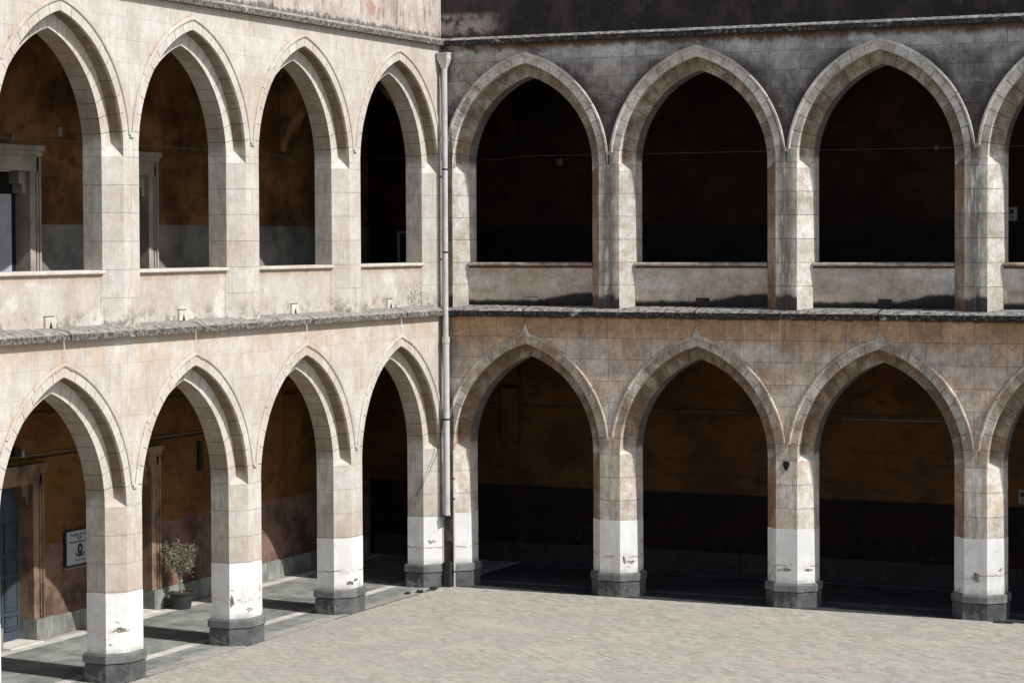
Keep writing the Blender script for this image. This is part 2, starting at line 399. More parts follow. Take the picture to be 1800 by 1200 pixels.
MAT['backRl'] = mat_back('dark_shaded_ochre_plaster_lower', (.12, .056, .022), (.07, .032, .014), (.011, .009, .009), (.022, .010, .009), 1.84, False)  # right gallery plaster darkened, its interior shade put into the colour
MAT['backRu'] = mat_back('dark_shaded_ochre_plaster_upper', (.045, .022, .011), (.018, .010, .007), (.008, .008, .008), (.012, .011, .011), 8.04, True)  # upper gallery plaster, shade put into the colour likewise
MAT['vaultm'] = mat_simple('peeling_ochre_vault', (.42, .24, .11), (.07, .045, .03), 1.7, .9, .01, 12, (1, 1, 1), 0)
MAT['ceil'] = mat_simple('sooty_ceiling', (.10, .065, .04), (.05, .03, .02), vary=0)
MAT['slab'] = mat_simple('green_grey_slab', (.30, .31, .285), (.18, .195, .175), 2.2, .6, .004, 20, (1, 1, 1), .16, .35)
MAT['slabR'] = mat_simple('shade_darkened_slab', (.05, .052, .052), (.03, .032, .033), 2.2, .6, .004, 20, (1, 1, 1), .16, .35)  # darker copy of the slab for the shaded right gallery floor
MAT['stripR'] = mat_simple('shade_darkened_marble', (.12, .12, .125), (.08, .08, .085), 3.0, .6, .003, 20, (1, 1, 1), .1)  # darker copy of the marble, floor shade put into its colour
MAT['strip'] = mat_simple('pale_marble', (.66, .63, .58), (.52, .48, .44), 3.0, .6, .003, 20, (1, 1, 1), .1)
MAT['pinkst'] = mat_simple('pinkish_border_stone', (.37, .345, .315), (.29, .27, .245), 3.0, .8, .004, 20, (1, 1, 1), .12)
MAT['bstone'] = mat_simple('grey_base_stone', (.30, .305, .275), (.15, .155, .14), 2.5, .85, .01, 12, (1, 1, .5), .15)
MAT['bstoned'] = mat_simple('shade_darkened_base_stone', (.04, .038, .036), (.025, .024, .024), 2.5, .85, .01, 12)  # base stone copy darkened for the shaded right gallery
MAT['pave'] = mat_pavers()
MAT['joint'] = mat_simple('sandy_joint_fill', (.24, .225, .18), (.19, .18, .145), 3, .95, .01, 30, vary=0)
MAT['earth'] = mat_simple('far_paving', (.34, .31, .27), (.28, .26, .23), .8, .95, .01, 10, vary=0)
MAT['pvc'] = mat_simple('painted_pipe', (.55, .53, .525), (.44, .42, .41), 3, .5, 0, 30, vary=0)
MAT['rim'] = mat_simple('dark_band', (.03, .028, .026), (.02, .018, .018), vary=0)
MAT['wire'] = mat_simple('grey_cable', (.24, .23, .22), (.18, .17, .165), vary=0)
MAT['dwire'] = mat_simple('black_cable', (.03, .028, .028), (.02, .02, .02), vary=0)
MAT['frameL'] = mat_simple('brown_stone_surround', (.29, .19, .13), (.11, .07, .048), 2.4, .8, .006, 20, (1, 1, .6), .08)
MAT['frameU'] = mat_simple('grey_stone_surround', (.42, .37, .33), (.30, .255, .225), 2.4, .8, .006, 20, (1, 1, .6), .08)
MAT['door'] = mat_simple('slate_blue_paint', (.052, .066, .086), (.038, .05, .066), 2, .5, .003, 30, (3, 3, .5), 0)
MAT['black'] = mat_simple('dark_void', (.012, .011, .011), (.01, .009, .009), vary=0, bump=0)
MAT['paleboard'] = mat_simple('pale_blue_board', (.46, .51, .56), (.38, .42, .47), 3, .6, .002, 30, vary=0)
MAT['signface'] = mat_simple('sign_white', (.40, .41, .43), (.35, .36, .38), 2, .4, 0, vary=0)
MAT['ink'] = mat_simple('sign_ink', (.035, .032, .035), (.03, .03, .03), vary=0, bump=0)
MAT['plastic'] = mat_simple('black_plastic', (.035, .037, .036), (.03, .03, .03), 3, .45, .001, 20, vary=0)
MAT['soil'] = mat_simple('potting_soil', (.10, .055, .035), (.05, .03, .02), 30, .95, .02, 60, vary=0)
MAT['bark'] = mat_simple('grey_bark', (.34, .28, .21), (.22, .18, .14), 20, .9, .004, 60, (1, 1, .3), 0)
def mat_leaf():
    t = NT('olive_leaf', .6, .3)
    r = t.attr('tone')
    c = t.mix(r, (.085, .09, .06), (.34, .32, .25))
    t.b.inputs['Transmission Weight'].default_value = 0
    return t.color(c)
MAT['leaf'] = mat_leaf()
MAT['weed'] = mat_simple('weed_leaf', (.06, .085, .035), (.10, .11, .05), 20, .7, 0, vary=0)
MAT['rust'] = mat_simple('rusted_iron', (.014, .010, .009), (.008, .006, .006), 8, .8, .003, 40, vary=0)
MAT['peel'] = mat_simple('bare_red_render', (.46, .31, .265), (.36, .21, .175), 6, .95, .02, 20, vary=0)
MAT['paper'] = mat_simple('notice_paper', (.30, .31, .31), (.24, .25, .25), 4, .7, 0, vary=0)

# ------------------------------------------------------------------ object helpers
ORG = {}
def link(name, data, parent=None, loc=(0, 0, 0)):
    o = bpy.data.objects.new(name, data); COL.objects.link(o)
    loc = Vector(loc); ORG[o.name] = loc
    if parent: o.parent = parent; o.location = loc - ORG[parent.name]
    else: o.location = loc
    return o
def tag(o, label=None, cat=None, group=None, kind=None):
    if label: o['label'] = label
    if cat: o['category'] = cat
    if group: o['group'] = group
    if kind: o['kind'] = kind
    return o
def mesh(name, verts, faces, mat, smooth=False, recalc=True):
    me = bpy.data.meshes.new(name); me.from_pydata([tuple(v) for v in verts], [], faces)
    if recalc:
        bm = bmesh.new(); bm.from_mesh(me); bmesh.ops.recalc_face_normals(bm, faces=bm.faces); bm.to_mesh(me); bm.free()
    if mat: me.materials.append(MAT[mat] if isinstance(mat, str) else mat)
    if smooth: me.polygons.foreach_set('use_smooth', [True]*len(me.polygons))
    me.update(); return me
class B:
    """collects boxes, prisms, tubes into one mesh, coordinates in world space"""
    def __init__(s): s.v = []; s.f = []
    def addvf(s, v, f):
        n = len(s.v); s.v += [tuple(p) for p in v]; s.f += [tuple(i+n for i in q) for q in f]; return s
    def box(s, x0, x1, y0, y1, z0, z1):
        v = [(x, y, z) for z in (z0, z1) for x, y in ((x0, y0), (x1, y0), (x1, y1), (x0, y1))]
        return s.addvf(v, [(0, 1, 2, 3), (4, 5, 6, 7), (0, 1, 5, 4), (1, 2, 6, 5), (2, 3, 7, 6), (3, 0, 4, 7)])
    def loft(s, rings, cap=True, closed=True):
        n = len(rings[0]); v = [p for r in rings for p in r]; f = []
        for i in range(len(rings)-1):
            for j in range(n if closed else n-1):
                k = (j+1) % n
                f.append((i*n+j, i*n+k, (i+1)*n+k, (i+1)*n+j))
        if cap:
            f.append(tuple(range(n))); f.append(tuple((len(rings)-1)*n+i for i in range(n)))
        return s.addvf(v, f)
    def tube(s, pts, r, n=8):
        pts = [Vector(p) for p in pts]; rings = []
        for i, p in enumerate(pts):
            d = (pts[min(i+1, len(pts)-1)]-pts[max(i-1, 0)]).normalized()
            a = d.cross(Vector((0, 0, 1)) if abs(d.z) < .9 else Vector((1, 0, 0))).normalized(); b = d.cross(a)
            rr = r[i] if isinstance(r, (list, tuple)) else r
            rings.append([p+a*math.cos(2*math.pi*k/n)*rr+b*math.sin(2*math.pi*k/n)*rr for k in range(n)])
        return s.loft(rings)
    def lathe(s, cx, cy, prof, n=24):
        rings = [[(cx+r*math.cos(2*math.pi*k/n), cy+r*math.sin(2*math.pi*k/n), z) for k in range(n)] for r, z in prof]
        return s.loft(rings)
    def obj(s, name, mat, parent=None, org=None, smooth=False):
        if org is None:
            org = [(min(p[i] for p in s.v)+max(p[i] for p in s.v))/2 for i in range(3)]; org[2] = min(p[2] for p in s.v)
        o_ = Vector(org)
        me = mesh(name, [Vector(p)-o_ for p in s.v], s.f, mat, smooth)
        return link(name, me, parent, o_)
def clip(poly, a, b, c):
    """keep a*s+b*o<=c"""
    out = []
    for i in range(len(poly)):
        p, q = poly[i], poly[(i+1) % len(poly)]
        dp, dq = a*p[0]+b*p[1]-c, a*q[0]+b*q[1]-c
        if dp <= 0: out.append(p)
        if dp*dq < 0:
            t = dp/(dp-dq); out.append((p[0]+(q[0]-p[0])*t, p[1]+(q[1]-p[1])*t))
    return out

class Wing:
    def __init__(s, k): s.k = k; s.o0 = OL if k == 'L' else OR_
    def P(s, a, o, z):
        return Vector((o, -a, z)) if s.k == 'L' else Vector((a, -o, z))
    def c(s, i): return s.o0+4.0*i
    def box(s, b, a0, a1, o0, o1, z0, z1):
        v = [s.P(a, o, z) for z in (z0, z1) for a, o in ((a0, o0), (a1, o0), (a1, o1), (a0, o1))]
        return b.addvf(v, [(0, 1, 2, 3), (4, 5, 6, 7), (0, 1, 5, 4), (1, 2, 6, 5), (2, 3, 7, 6), (3, 0, 4, 7)])
    def prism(s, b, poly, z0, z1, poly2=None):
        p2 = poly2 or poly
        return b.loft([[s.P(a, o, z0) for a, o in poly], [s.P(a, o, z1) for a, o in p2]])

# shared dimensions
HF, CH, TH = .233, .268, .662
LV = {'lo': dict(zs=3.10, e=.66, R=2.16, zl=3.07, zt=3.22, V=3.43, top=6.045, ch=.462),
      'up': dict(zs=9.30, e=.56, R=2.06, zl=9.17, zt=9.43, V=9.57, top=12.00, ch=.395)}
RING = .44
CACHE = {}
def cached(key, fn):
    if key not in CACHE: CACHE[key] = fn()
    return CACHE[key]

def pier_poly(W, i, d=0.0, rebate=False):
    """plan section in (a, out), d = outward offset; returns absolute a"""
    k = .4142*d
    def f(side):
        # from outer front to back on +side
        if rebate: return [(side*(HF+d), d), (side*(HF+d), -CH+d), (side*(HF+CH+d), -CH+d), (side*(HF+CH+d), -TH-d)]
        return [(side*(HF+k), d), (side*(HF+CH+d), -CH+k), (side*(HF+CH+d), -TH-d)]
    c = W.c(i)
    R = [(c+a, o) for a, o in f(1)]
    if i == 0:
        lo = 0.003 if W.k == 'R' else 0.0
        if W.k == 'L': return [(-TH, d if d > 0 else 0), (0, d)] + R + [(-TH, -TH-d)]
        return [(lo, d)] + R + [(lo, -TH-d)]
    Lf = [(c+a, o) for a, o in reversed(f(-1))]
    return Lf+R

def shp(W, name, key, poly, z0, z1, mat, parent, org, poly2=None, rough=0):
    """prism from absolute poly, mesh cached by key with origin org(a,o,z)"""
    def mk():
        b = B(); W.prism(b, poly, z0, z1, poly2); o_ = W.P(*org)
        me = mesh(name, [Vector(p)-o_ for p in b.v], b.f, mat)
        if rough:
            bm = bmesh.new(); bm.from_mesh(me)
            bmesh.ops.triangulate(bm, faces=[f for f in bm.faces if len(f.verts) > 4])
            long = [e for e in bm.edges if e.calc_length() > .3 and abs(e.verts[0].co.z-e.verts[1].co.z) < .01]
            bmesh.ops.subdivide_edges(bm, edges=bm.edges[:], cuts=5, use_grid_fill=True)
            bm.normal_update()
            for v in bm.verts:
                zz = v.co.z+o_.z
                edge = min(abs(zz-z0), abs(zz-z1))
                if zz > z1-.03: continue
                v.co += v.normal*rough*(mnoise.noise(v.co*16)*1.0+mnoise.noise(v.co*40)*.7)
            bm.to_mesh(me); bm.free()
        return me
    me = cached((W.k, name)+key, mk)
    return link(name, me, parent, W.P(*org))

def spandrel(W, parent, i, lv, mat):
    D = LV[lv]; zs, e, R = D['zs'], D['e'], D['R']; Ro = R+RING
    c = W.c(i); za = zs+math.sqrt(Ro*Ro-e*e)
    def wid(z, ro=Ro):
        if z >= zs+math.sqrt(ro*ro-e*e): return 2.0
        return 2.0-(math.sqrt(ro*ro-(z-zs)**2)-e)
    lo = -c if i == 0 else -2.0
    hi = 2.0
    def region(xa, xb, z0, z1, o0, o1, ro, g):
        N = max(2, int((z1-z0)/.07)+1); rows = []
        for k in range(N+1):
            z = z0+(z1-z0)*k/N; wv = wid(z, ro)-.004
            l = max(xa, -wv, lo); r = min(xb, wv, hi)
            if r-l > .012: rows.append((z, l, r))
        if len(rows) < 2: return None
        prof = [(l, z) for z, l, r in rows]+[(r, z) for z, l, r in reversed(rows)]
        b = B(); b.loft([[W.P(a, o, z) for a, z in prof] for o in (o0, o1)])
        return b
    # backing wall
    org = W.P(c, 0, zs)
    key = ('core', W.k, lv, i == 0)
    def mk():
        b = region(-2, 2, zs, D['top'], -TH, -.012, Ro, 0)
        return mesh('spandrel_wall', [Vector(p)-org for p in b.v], b.f, 'mortarL' if W.k == 'L' else 'mortar')
    sp = link('spandrel_wall', cached(key, mk), parent, org)
    row = 0; z1 = D['top']; BL = 4/6; JG = .0013 if W.k == 'L' else .0036
    while z1 > zs+.05:
        z0 = max(z1-D['ch'], zs)
        if z0-zs < .12: z0 = zs
        off = 0 if row % 2 == 0 else BL/2
        x = -2-off
        kk = 0
        while x < 2-1e-6:
            key = ('blk', W.k, lv, i == 0, row, kk)
            def mk2():
                b = region(x+JG, x+BL-JG, z0+JG, z1-JG, -.14, random.uniform(-.0015, .0015), Ro, 0)
                if b is None: return None
                return mesh('wall_block', [Vector(p)-org for p in b.v], b.f, mat)
            me = cached(key, mk2)
            if me: link('wall_block', me, sp, org)
            x += BL; kk += 1
        row += 1; z1 = z0
    return sp

def arch(W, parent, i, lv, mat):
    """arch of the bay between pier i and i+1"""
    D = LV[lv]; zs, e, R = D['zs'], D['e'], D['R']; c = W.c(i)+2.0
    org = W.P(c, 0, zs)
    g = .008
    prof = [(0, -CH), (CH, -CH), (CH, 0), (RING, 0), (RING, -TH), (0, -TH)]
    profm = [(g, -CH-g), (CH+g, -CH-g), (CH+g, -g), (RING-.001, -g), (RING-.001, -TH+g), (g, -TH+g)]
    def pt(side, rho, t, t0=0.0):
        pe = math.acos(e/rho); ph = t0+(pe-t0)*t
        return (side*(-e+rho*math.cos(ph)), zs+rho*math.sin(ph))
    def seg(side, pf, ta, tb, n, jit=0.0):
        rings = []
        for k in range(n+1):
            t = ta+(tb-ta)*k/n
            rings.append([W.P(c+pt(side, R+r, t)[0], o+jit, pt(side, R+r, t)[1]) for r, o in pf])
        return rings
    def mkc():
        b = B()
        for sd in (-1, 1): b.loft(seg(sd, profm, 0, 1, 24))
        return mesh('arch', [Vector(p)-org for p in b.v], b.f, 'mortar')
    ar = link('arch', cached(('arch', W.k, lv), mkc), parent, org)
    K = 10
    for sd in (-1, 1):
        for k in range(K):
            def mk():
                b = B(); ga = .0019; b.loft(seg(sd, prof, k/K+ga, (k+1)/K-(ga if k < K-1 else .0006), 3, random.uniform(-.002, .002)))
                return mesh('voussoir', [Vector(p)-org for p in b.v], b.f, mat)
            link('voussoir', cached(('vs', W.k, lv, sd, k), mk), ar, org)
        # hood moulding in three lengths
        t0 = math.asin((D['V']-zs)/(R+.5))
        hp = [(.432, -.004), (.434, .018), (.446, .030), (.470, .033), (.492, .031), (.502, .020), (.503, -.004)]
        cuts = [0, .36, .70, 1.0]
        for q in range(3):
            def mkh():
                b = B(); n = 9; rings = []
                for k in range(n+1):
                    t = cuts[q]+(0.002 if q else 0)+(cuts[q+1]-cuts[q]-(.004 if q < 2 else 0.0))*k/n
                    rings.append([W.P(c+pt(sd, R+r, t, t0)[0], o, pt(sd, R+r, t, t0)[1]) for r, o in hp])
                b.loft(rings)
                return mesh('hood_moulding', [Vector(p)-org for p in b.v], b.f, mat)
            link('hood_moulding', cached(('hood', W.k, lv, sd, q), mkh), ar, org)
    if lv == 'lo':
        za = zs+math.sqrt((R+.5)**2-e*e)
        def mkf():
            b = B(); h = [(.26, -.155), (.16, -.075), (.09, -.005), (.055, .06), (.038, .12), (0, .19)]
            left = [(-x, z) for x, z in h]; prof_ = left+[(x, z) for x, z in reversed(h[:-1])]+[(0, -.05)]
            n0 = [W.P(c+x, 0.0, za+z) for x, z in prof_]; n1 = [W.P(c+x*.86, .024, za+z-(.012 if z > 0 else 0)) for x, z in prof_]
            b.loft([n0, n1]); return mesh('finial', [Vector(p)-org for p in b.v], b.f, mat)
        link('finial', cached(('fin', W.k), mkf), ar, org)
    return ar

def pier(W, parent, i, lv, mat):
    D = LV[lv]; c = W.c(i); z0 = 0.0 if lv == 'lo' else 6.20
    org = (c, 0, z0); g = -.010
    co = shp(W, 'pier', (lv, i == 0), pier_poly(W, i, g), z0+.001, D['zl'], 'mortarL' if W.k == 'L' else 'mortar', parent, org)
    P = pier_poly(W, i)
    step = .495
    if lv == 'up': zb = [6.20, 6.72, 7.21, 7.705, 8.20, 8.69, D['zl']]
    else: zb = [1.0, 1.59, 2.08, 2.575, D['zl']]
    for k in range(len(zb)-1):
        gj = .003 if W.k == 'L' else .0045; a, b_ = zb[k]+gj, zb[k+1]-gj
        if k % 2 == 0:
            cut = c if i else .12
            parts = [clip(P, 1, 0, cut-.003), clip(P, -1, 0, -(cut+.003))]
        else:
            parts = [clip(P, 0, 1, -.463), clip(P, 0, -1, .457)]
        for q, pp in enumerate(parts):
            if len(pp) > 2: shp(W, 'shaft_block', (lv, i == 0, k, q), pp, a, b_, mat, co, org)
    # rebated head and broach stops
    shp(W, 'head_block', (lv, i == 0), pier_poly(W, i, 0, True), D['zl']+.002, max(D['zs'], D['zl']+.02), mat, co, org)
    for sd in ((1,) if i == 0 else (-1, 1)):
        def mk():
            A = W.P(c+sd*(HF+.0), .0, D['zl']); Bq = W.P(c+sd*(HF+CH), -CH, D['zl']); K = W.P(c+sd*(HF-.006), -CH-.006, D['zl'])
            T = W.P(c+sd*(HF-.004), -CH-.004, D['zt'])
            o_ = W.P(*org)
            return mesh('broach_stop', [p-o_ for p in (A, Bq, K, T)], [(0, 1, 2), (0, 1, 3), (1, 2, 3), (2, 0, 3)], mat)
        link('broach_stop', cached(('br', W.k, lv, i == 0, sd), mk), co, W.P(*org))
    if i:
        b = B(); W.box(b, c-.05, c+.05, -.01, .036, D['V']-.05, D['V']+.03)
        b.obj('label_stop', mat, co)
        b = B(); W.box(b, c-.0575, c+.0575, -.3, .0, D['zs']+.001, D['V']-.02)
        b.obj('springer_block', mat, co)
    if lv == 'lo':
        top = 1.60 + (.0 if W.k == 'L' else .045)
        if W.k == 'L': top = 1.565
        # painted coat
        pd = pier_poly(W, i, .004)
        if i == 0 and W.k == 'R': pd = clip(pd, -1, 0, -.262)
        def mkd():
            b = B(); o_ = W.P(*org); fine = []
            for q in range(len(pd)):
                p0, p1 = pd[q], pd[(q+1) % len(pd)]; m = max(1, int(math.hypot(p1[0]-p0[0], p1[1]-p0[1])/.035))
                fine += [(p0[0]+(p1[0]-p0[0])*j/m, p0[1]+(p1[1]-p0[1])*j/m) for j in range(m)]
            b.loft([[W.P(a, o, .50) for a, o in fine], [W.P(a, o, top+.012*mnoise.noise(Vector((a*7, o*7, i)))+.010*mnoise.noise(Vector((a*31, o*31, i)))) for a, o in fine]])
            return mesh('painted_dado', [Vector(p)-o_ for p in b.v], b.f, 'white')
        link('painted_dado', mkd(), co, W.P(*org))
        # plinth
        pl = pier_poly(W, i, .040); cl = pier_poly(W, i, .062); ct = pier_poly(W, i, .040); cb = pier_poly(W, i, .01)
        cut = c-.07 if i else .12
        for q, (aa, cc) in enumerate(((1, cut-.003), (-1, -(cut+.003)))):
            pq = clip(pl, aa, 0, cc)
            if len(pq) > 2: shp(W, 'plinth_stone', (i == 0, q), pq, 0.002, .325, 'basaltr', co, org, rough=.011)
        cut2 = c+.06 if i else .16
        for q, (aa, cc) in enumerate(((1, cut2-.004), (-1, -(cut2+.004)))):
            pq = clip(cl, aa, 0, cc); pr_ = clip(ct, aa, 0, cc)
            if len(pq) > 2 and len(pq) == len(pr_):
                def mk():
                    b = B(); o_ = W.P(*org)
                    b.loft([[W.P(a, o, .345) for a, o in pq], [W.P(a, o, .475) for a, o in pq], [W.P(a, o, .515) for a, o in pr_]])
                    return mesh('collar_stone', [Vector(p)-o_ for p in b.v], b.f, 'basalt')
                link('collar_stone', cached(('collar', W.k, i == 0, q), mk), co, W.P(*org))
    return co

def rough_run(W, name, parent, prof, a0, a1, mat, mitre0=False, amp=.008, ds=.06, seed=0):
    """cornice stone: profile (o,z) swept along a with ragged surface"""
    n = max(2, int((a1-a0)/ds)); b = B(); rings = []
    # refine profile
    pf = []
    for k in range(len(prof)):
        p, q = prof[k], prof[(k+1) % len(prof)]
        m = max(1, int(math.hypot(q[0]-p[0], q[1]-p[1])/.05))
        for j in range(m): pf.append((p[0]+(q[0]-p[0])*j/m, p[1]+(q[1]-p[1])*j/m))
    for k in range(n+1):
        ring = []
        for o, z in pf:
            a = a0+(a1-a0)*k/n
            if mitre0: aa = max(a, o) if k else o
            else: aa = a
            if mitre0 and k: aa = o+(a1-o)*k/n
            v = Vector((aa*9+seed, o*14, z*14))
            d = mnoise.noise(v)*amp+mnoise.noise(v*2.7)*amp*.7
            inner = o < -.02
            ring.append(W.P(aa, o if inner else o+d, z+(0 if inner and z < prof[0][1]+.02 else d*.9)))
        rings.append(ring)
    b.loft(rings)
    return b.obj(name, mat, parent)

def wall_holes(W, name, a0, a1, o0, o1, z0, z1, holes, mat, parent):
    xs = sorted({a0, a1, *[h[0] for h in holes], *[h[1] for h in holes]}); b = B()
    for p, q in zip(xs, xs[1:]):
        hs = [h for h in holes if h[0] <= p+1e-6 and h[1] >= q-1e-6]
        if not hs: W.box(b, p, q, o0, o1, z0, z1); continue
        h = hs[0]
        if h[2] > z0: W.box(b, p, q, o0, o1, z0, h[2])
        if h[3] < z1: W.box(b, p, q, o0, o1, h[3], z1)
    return b.obj(name, mat, parent)

BACK = -4.12
NB = 5
def build_wing(k):
    W = Wing(k)
    root = link('arcaded_wing', None, None, W.P(10, 0, 0))
    if k == 'L':
        tag(root, 'sunlit pale cream stone wing with two storeys of pointed arches, left side of courtyard', 'building')
        mlo = mup = mrl = mru = 'L'
    else:
        tag(root, 'darker stained wing facing the courtyard, brown below and blackened above, right of the downpipe', 'building')
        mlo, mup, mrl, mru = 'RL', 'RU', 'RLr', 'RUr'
    cor = 'corn'+k
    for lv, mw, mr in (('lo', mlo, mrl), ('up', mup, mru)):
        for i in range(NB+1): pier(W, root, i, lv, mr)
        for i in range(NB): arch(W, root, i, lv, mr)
        for i in range(NB+1): spandrel(W, root, i, lv, mw)
    # middle cornice: stones broken at the drain notch of each bay, and once between
    END = W.c(NB)+2
    prof = [(-.30, 6.045), (.15, 6.045), (.152, 6.15), (.05, 6.205), (-.26, 6.262), (-.30, 6.262)]
    cuts = [None, 2.0]
    pts = [0.0]
    for i in range(NB): pts += [W.c(i)+2-(.02), W.c(i)+2+.02, W.c(i+1)-.003, W.c(i+1)+.003]
    pts.append(END)
    for q in range(0, len(pts), 2):
        rough_run(W, 'cornice_stone', root, prof, pts[q], pts[q+1], cor, q == 0, .0045, .05, q)
    # plaster left in the drain notches
    prof = [(-.30, 12.0), (.13, 12.0), (.132, 12.10), (.02, 12.165), (-.30, 12.17)]
    pts = [0.0]
    for i in range(NB): pts += [W.c(i)+1.2-.002, W.c(i)+1.2+.002, W.c(i)+3.0-.002, W.c(i)+3.0+.002]
    pts.append(END)
    for q in range(0, len(pts), 2):
        rough_run(W, 'top_cornice_stone', root, prof, pts[q], pts[q+1], cor, q == 0, .004, .05, q+40)
    # attic wall
    b = B(); W.box(b, 0.002 if k == 'R' else -.4, END, -.4, 0, 12.10, 15.2)
    b.obj('attic_wall', 'att'+k, root)
    # parapets
    for i in range(NB):
        a0, a1 = W.c(i)+HF+CH-.02, W.c(i+1)-HF-CH+.02
        b = B(); W.box(b, a0, a1, -.60, -.272, 6.15, 7.13)
        W.box(b, a0+.02, a0+.075, -.28, -.262, 6.28, 7.128); W.box(b, a1-.075, a1-.02, -.28, -.262, 6.28, 7.128)
        pp = b.obj('parapet_panel', 'pan'+k, root)
        # coping
        b = B(); n = 30; rings = []
        for j in range(n+1):
            a = a0+.022+(a1-a0-.044)*j/n; d = mnoise.noise(Vector((a*5, i*9, 0)))*.007
            rings.append([W.P(a, o, z) for o, z in ((-.655, 7.132), (-.222+d, 7.132), (-.200+d, 7.15), (-.200+d, 7.182+d*.5), (-.225+d, 7.205+d), (-.655, 7.21))])
        b.loft(rings); b.obj('parapet_coping', 'L' if k == 'L' else 'copR', root)
        # drain block
        cc = W.c(i)+2+(.05)
        b = B(); w_ = .14
        z0, z1 = 6.25, 6.44
        for (x0, x1) in ((-w_, -.045), (.045, w_)):
            W.box(b, cc+x0, cc+x1, -.30, -.222, z0, z1)
        v = []
        for o in (-.30, -.2222): v += [W.P(cc-.0452, o, z0), W.P(cc, o, z0+.12), W.P(cc+.0452, o, z0), W.P(cc+.0452, o, z1), W.P(cc-.0452, o, z1)]
        b.addvf(v, [(0, 1, 4), (1, 2, 3), (1, 3, 4), (5, 6, 9), (6, 7, 8), (6, 8, 9), (0, 1, 6, 5), (1, 2, 7, 6), (2, 3, 8, 7), (3, 4, 9, 8), (4, 0, 5, 9)])
        b2 = B(); W.box(b2, cc-w_-.016, cc+w_-.004, -.30, -.262, z0, z1+.016); b2.obj('drain_outline', 'mortar', pp)  # dark plate drawing an outline left of and above the block
        db = b.obj('drain_block', 'drainL' if k == 'L' else ('panR' if i == 0 else 'drainR'), pp)
        b = B()
        v = [W.P(cc+x, o, z) for o, s1 in ((-.29, 1), (-.214, 1.0)) for x, z in ((-.05*s1, z0-.02), (0, z0+.115*s1-.01), (.05*s1, z0-.02))]
        b.addvf(v, [(0, 1, 2), (3, 4, 5), (0, 1, 4, 3), (1, 2, 5, 4), (2, 0, 3, 5)])
        b.obj('drain_hole_dark', 'rim', pp)  # dark wedge standing in for the shade inside the drain hole
    # slabs, ceilings, roof
    b = B(); W.box(b, -4.12 if k == 'L' else 0.0, END, -4.12, -TH-.002, 5.78, 6.10); b.obj('gallery_slab', 'ceil', root)
    b = B(); W.box(b, -4.12 if k == 'L' else 0.0, END, -4.12, -TH-.002, 11.95, 12.3)
    W.box(b, -4.5 if k == 'L' else 0.0, END, -4.5, -.402, 12.302, 12.6); b.obj('roof_slab', 'ceil', root)
    # back walls
    doors = [(W.c(j)+2, ) for j in (1, 2, 3)] if k == 'L' else []
    DH = .53
    hl = [(c[0]-DH-.05, c[0]+DH+.05, 0.0, 3.09) for c in doors]; hu = [(c[0]-DH-.05, c[0]+DH+.05, 6.10, 9.11) for c in doors]
    st = -4.12 if k == 'L' else -4.12
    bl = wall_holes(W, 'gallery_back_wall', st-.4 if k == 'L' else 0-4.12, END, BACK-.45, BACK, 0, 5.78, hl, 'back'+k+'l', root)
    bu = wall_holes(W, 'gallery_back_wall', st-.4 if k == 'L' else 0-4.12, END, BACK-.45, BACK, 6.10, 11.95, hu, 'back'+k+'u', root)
    b = B(); W.box(b, END, END+.4, BACK-.45, 0, 0, 12.6); b.obj('light_stop_wall', 'back'+k+'l', root)  # added out of view to close the gallery and keep it dark
    # base stones
    a = -3.9 if k == 'L' else -4.0
    hh = .40 if k == 'L' else .49
    n = 0
    while a < END-.2:
        ln = random.uniform(.8, 1.15); a1 = a+ln
        skip = False
        for h in hl:
            if a < h[1]+.32 and a1 > h[0]-.32:
                if a < h[0]-.32-.25: a1 = h[0]-.32
                else: skip = True; a1 = h[1]+.32
        if not skip:
            b = B(); W.box(b, a+.004, a1-.004, BACK-.01, BACK+.05+random.uniform(-.006, .006), 0.004, hh+random.uniform(-.01, .01))
            b.obj('base_stone', 'bstone' if k == 'L' else 'bstoned', bl); n += 1
        a = a1
    # string course on the back wall below the lower vault
    b = B(); W.box(b, -4.1 if k == 'R' else -4.0, END, BACK-.01, BACK+.04, 3.70 if k == 'R' else 4.35, 3.76 if k == 'R' else 4.40); b.obj('string_course', 'ceil', bl)
    # corner cross arches: corbel pilasters and pointed transverse arches
    a0, a1 = (-.40, .05) if k == 'L' else (-.43, .0)
    for zc, zsp, ztop, wall in ((2.98, 4.18, 5.78, bl), (9.35, 9.75, 11.95, bu)):
        b = B()
        W.box(b, a0, a1, BACK-.01, BACK+.22, zc, zsp)
        b.loft([[W.P(a0+.1, BACK-.01, zc-.35), W.P(a1-.1, BACK-.01, zc-.35), W.P(a1-.1, BACK+.03, zc-.35), W.P(a0+.1, BACK+.03, zc-.35)],
                [W.P(a0, BACK-.01, zc-.002), W.P(a1, BACK-.01, zc-.002), W.P(a1, BACK+.22, zc-.002), W.P(a0, BACK+.22, zc-.002)]])
        (zc < 9) and b.obj('corbel', wall.data.materials[0], wall)
        b = B(); half = (-TH-BACK-.02)/2.0; oc = (-TH+BACK)/2
        rings = []
        N = 16; rise = ztop-zsp-.12
        for j in range(N+1):
            t = -1+2*j/N; o = oc+half*t; zi = zsp+rise*(1-abs(t))**.62 if abs(t) < 1 else zsp
            rings.append([W.P(a0, o, zi), W.P(a1, o, zi), W.P(a1, o, ztop), W.P(a0, o, ztop)])
        b.loft(rings); b.obj('cross_arch', 'vaultm' if (k == 'L' and zc > 9) else wall.data.materials[0], root)
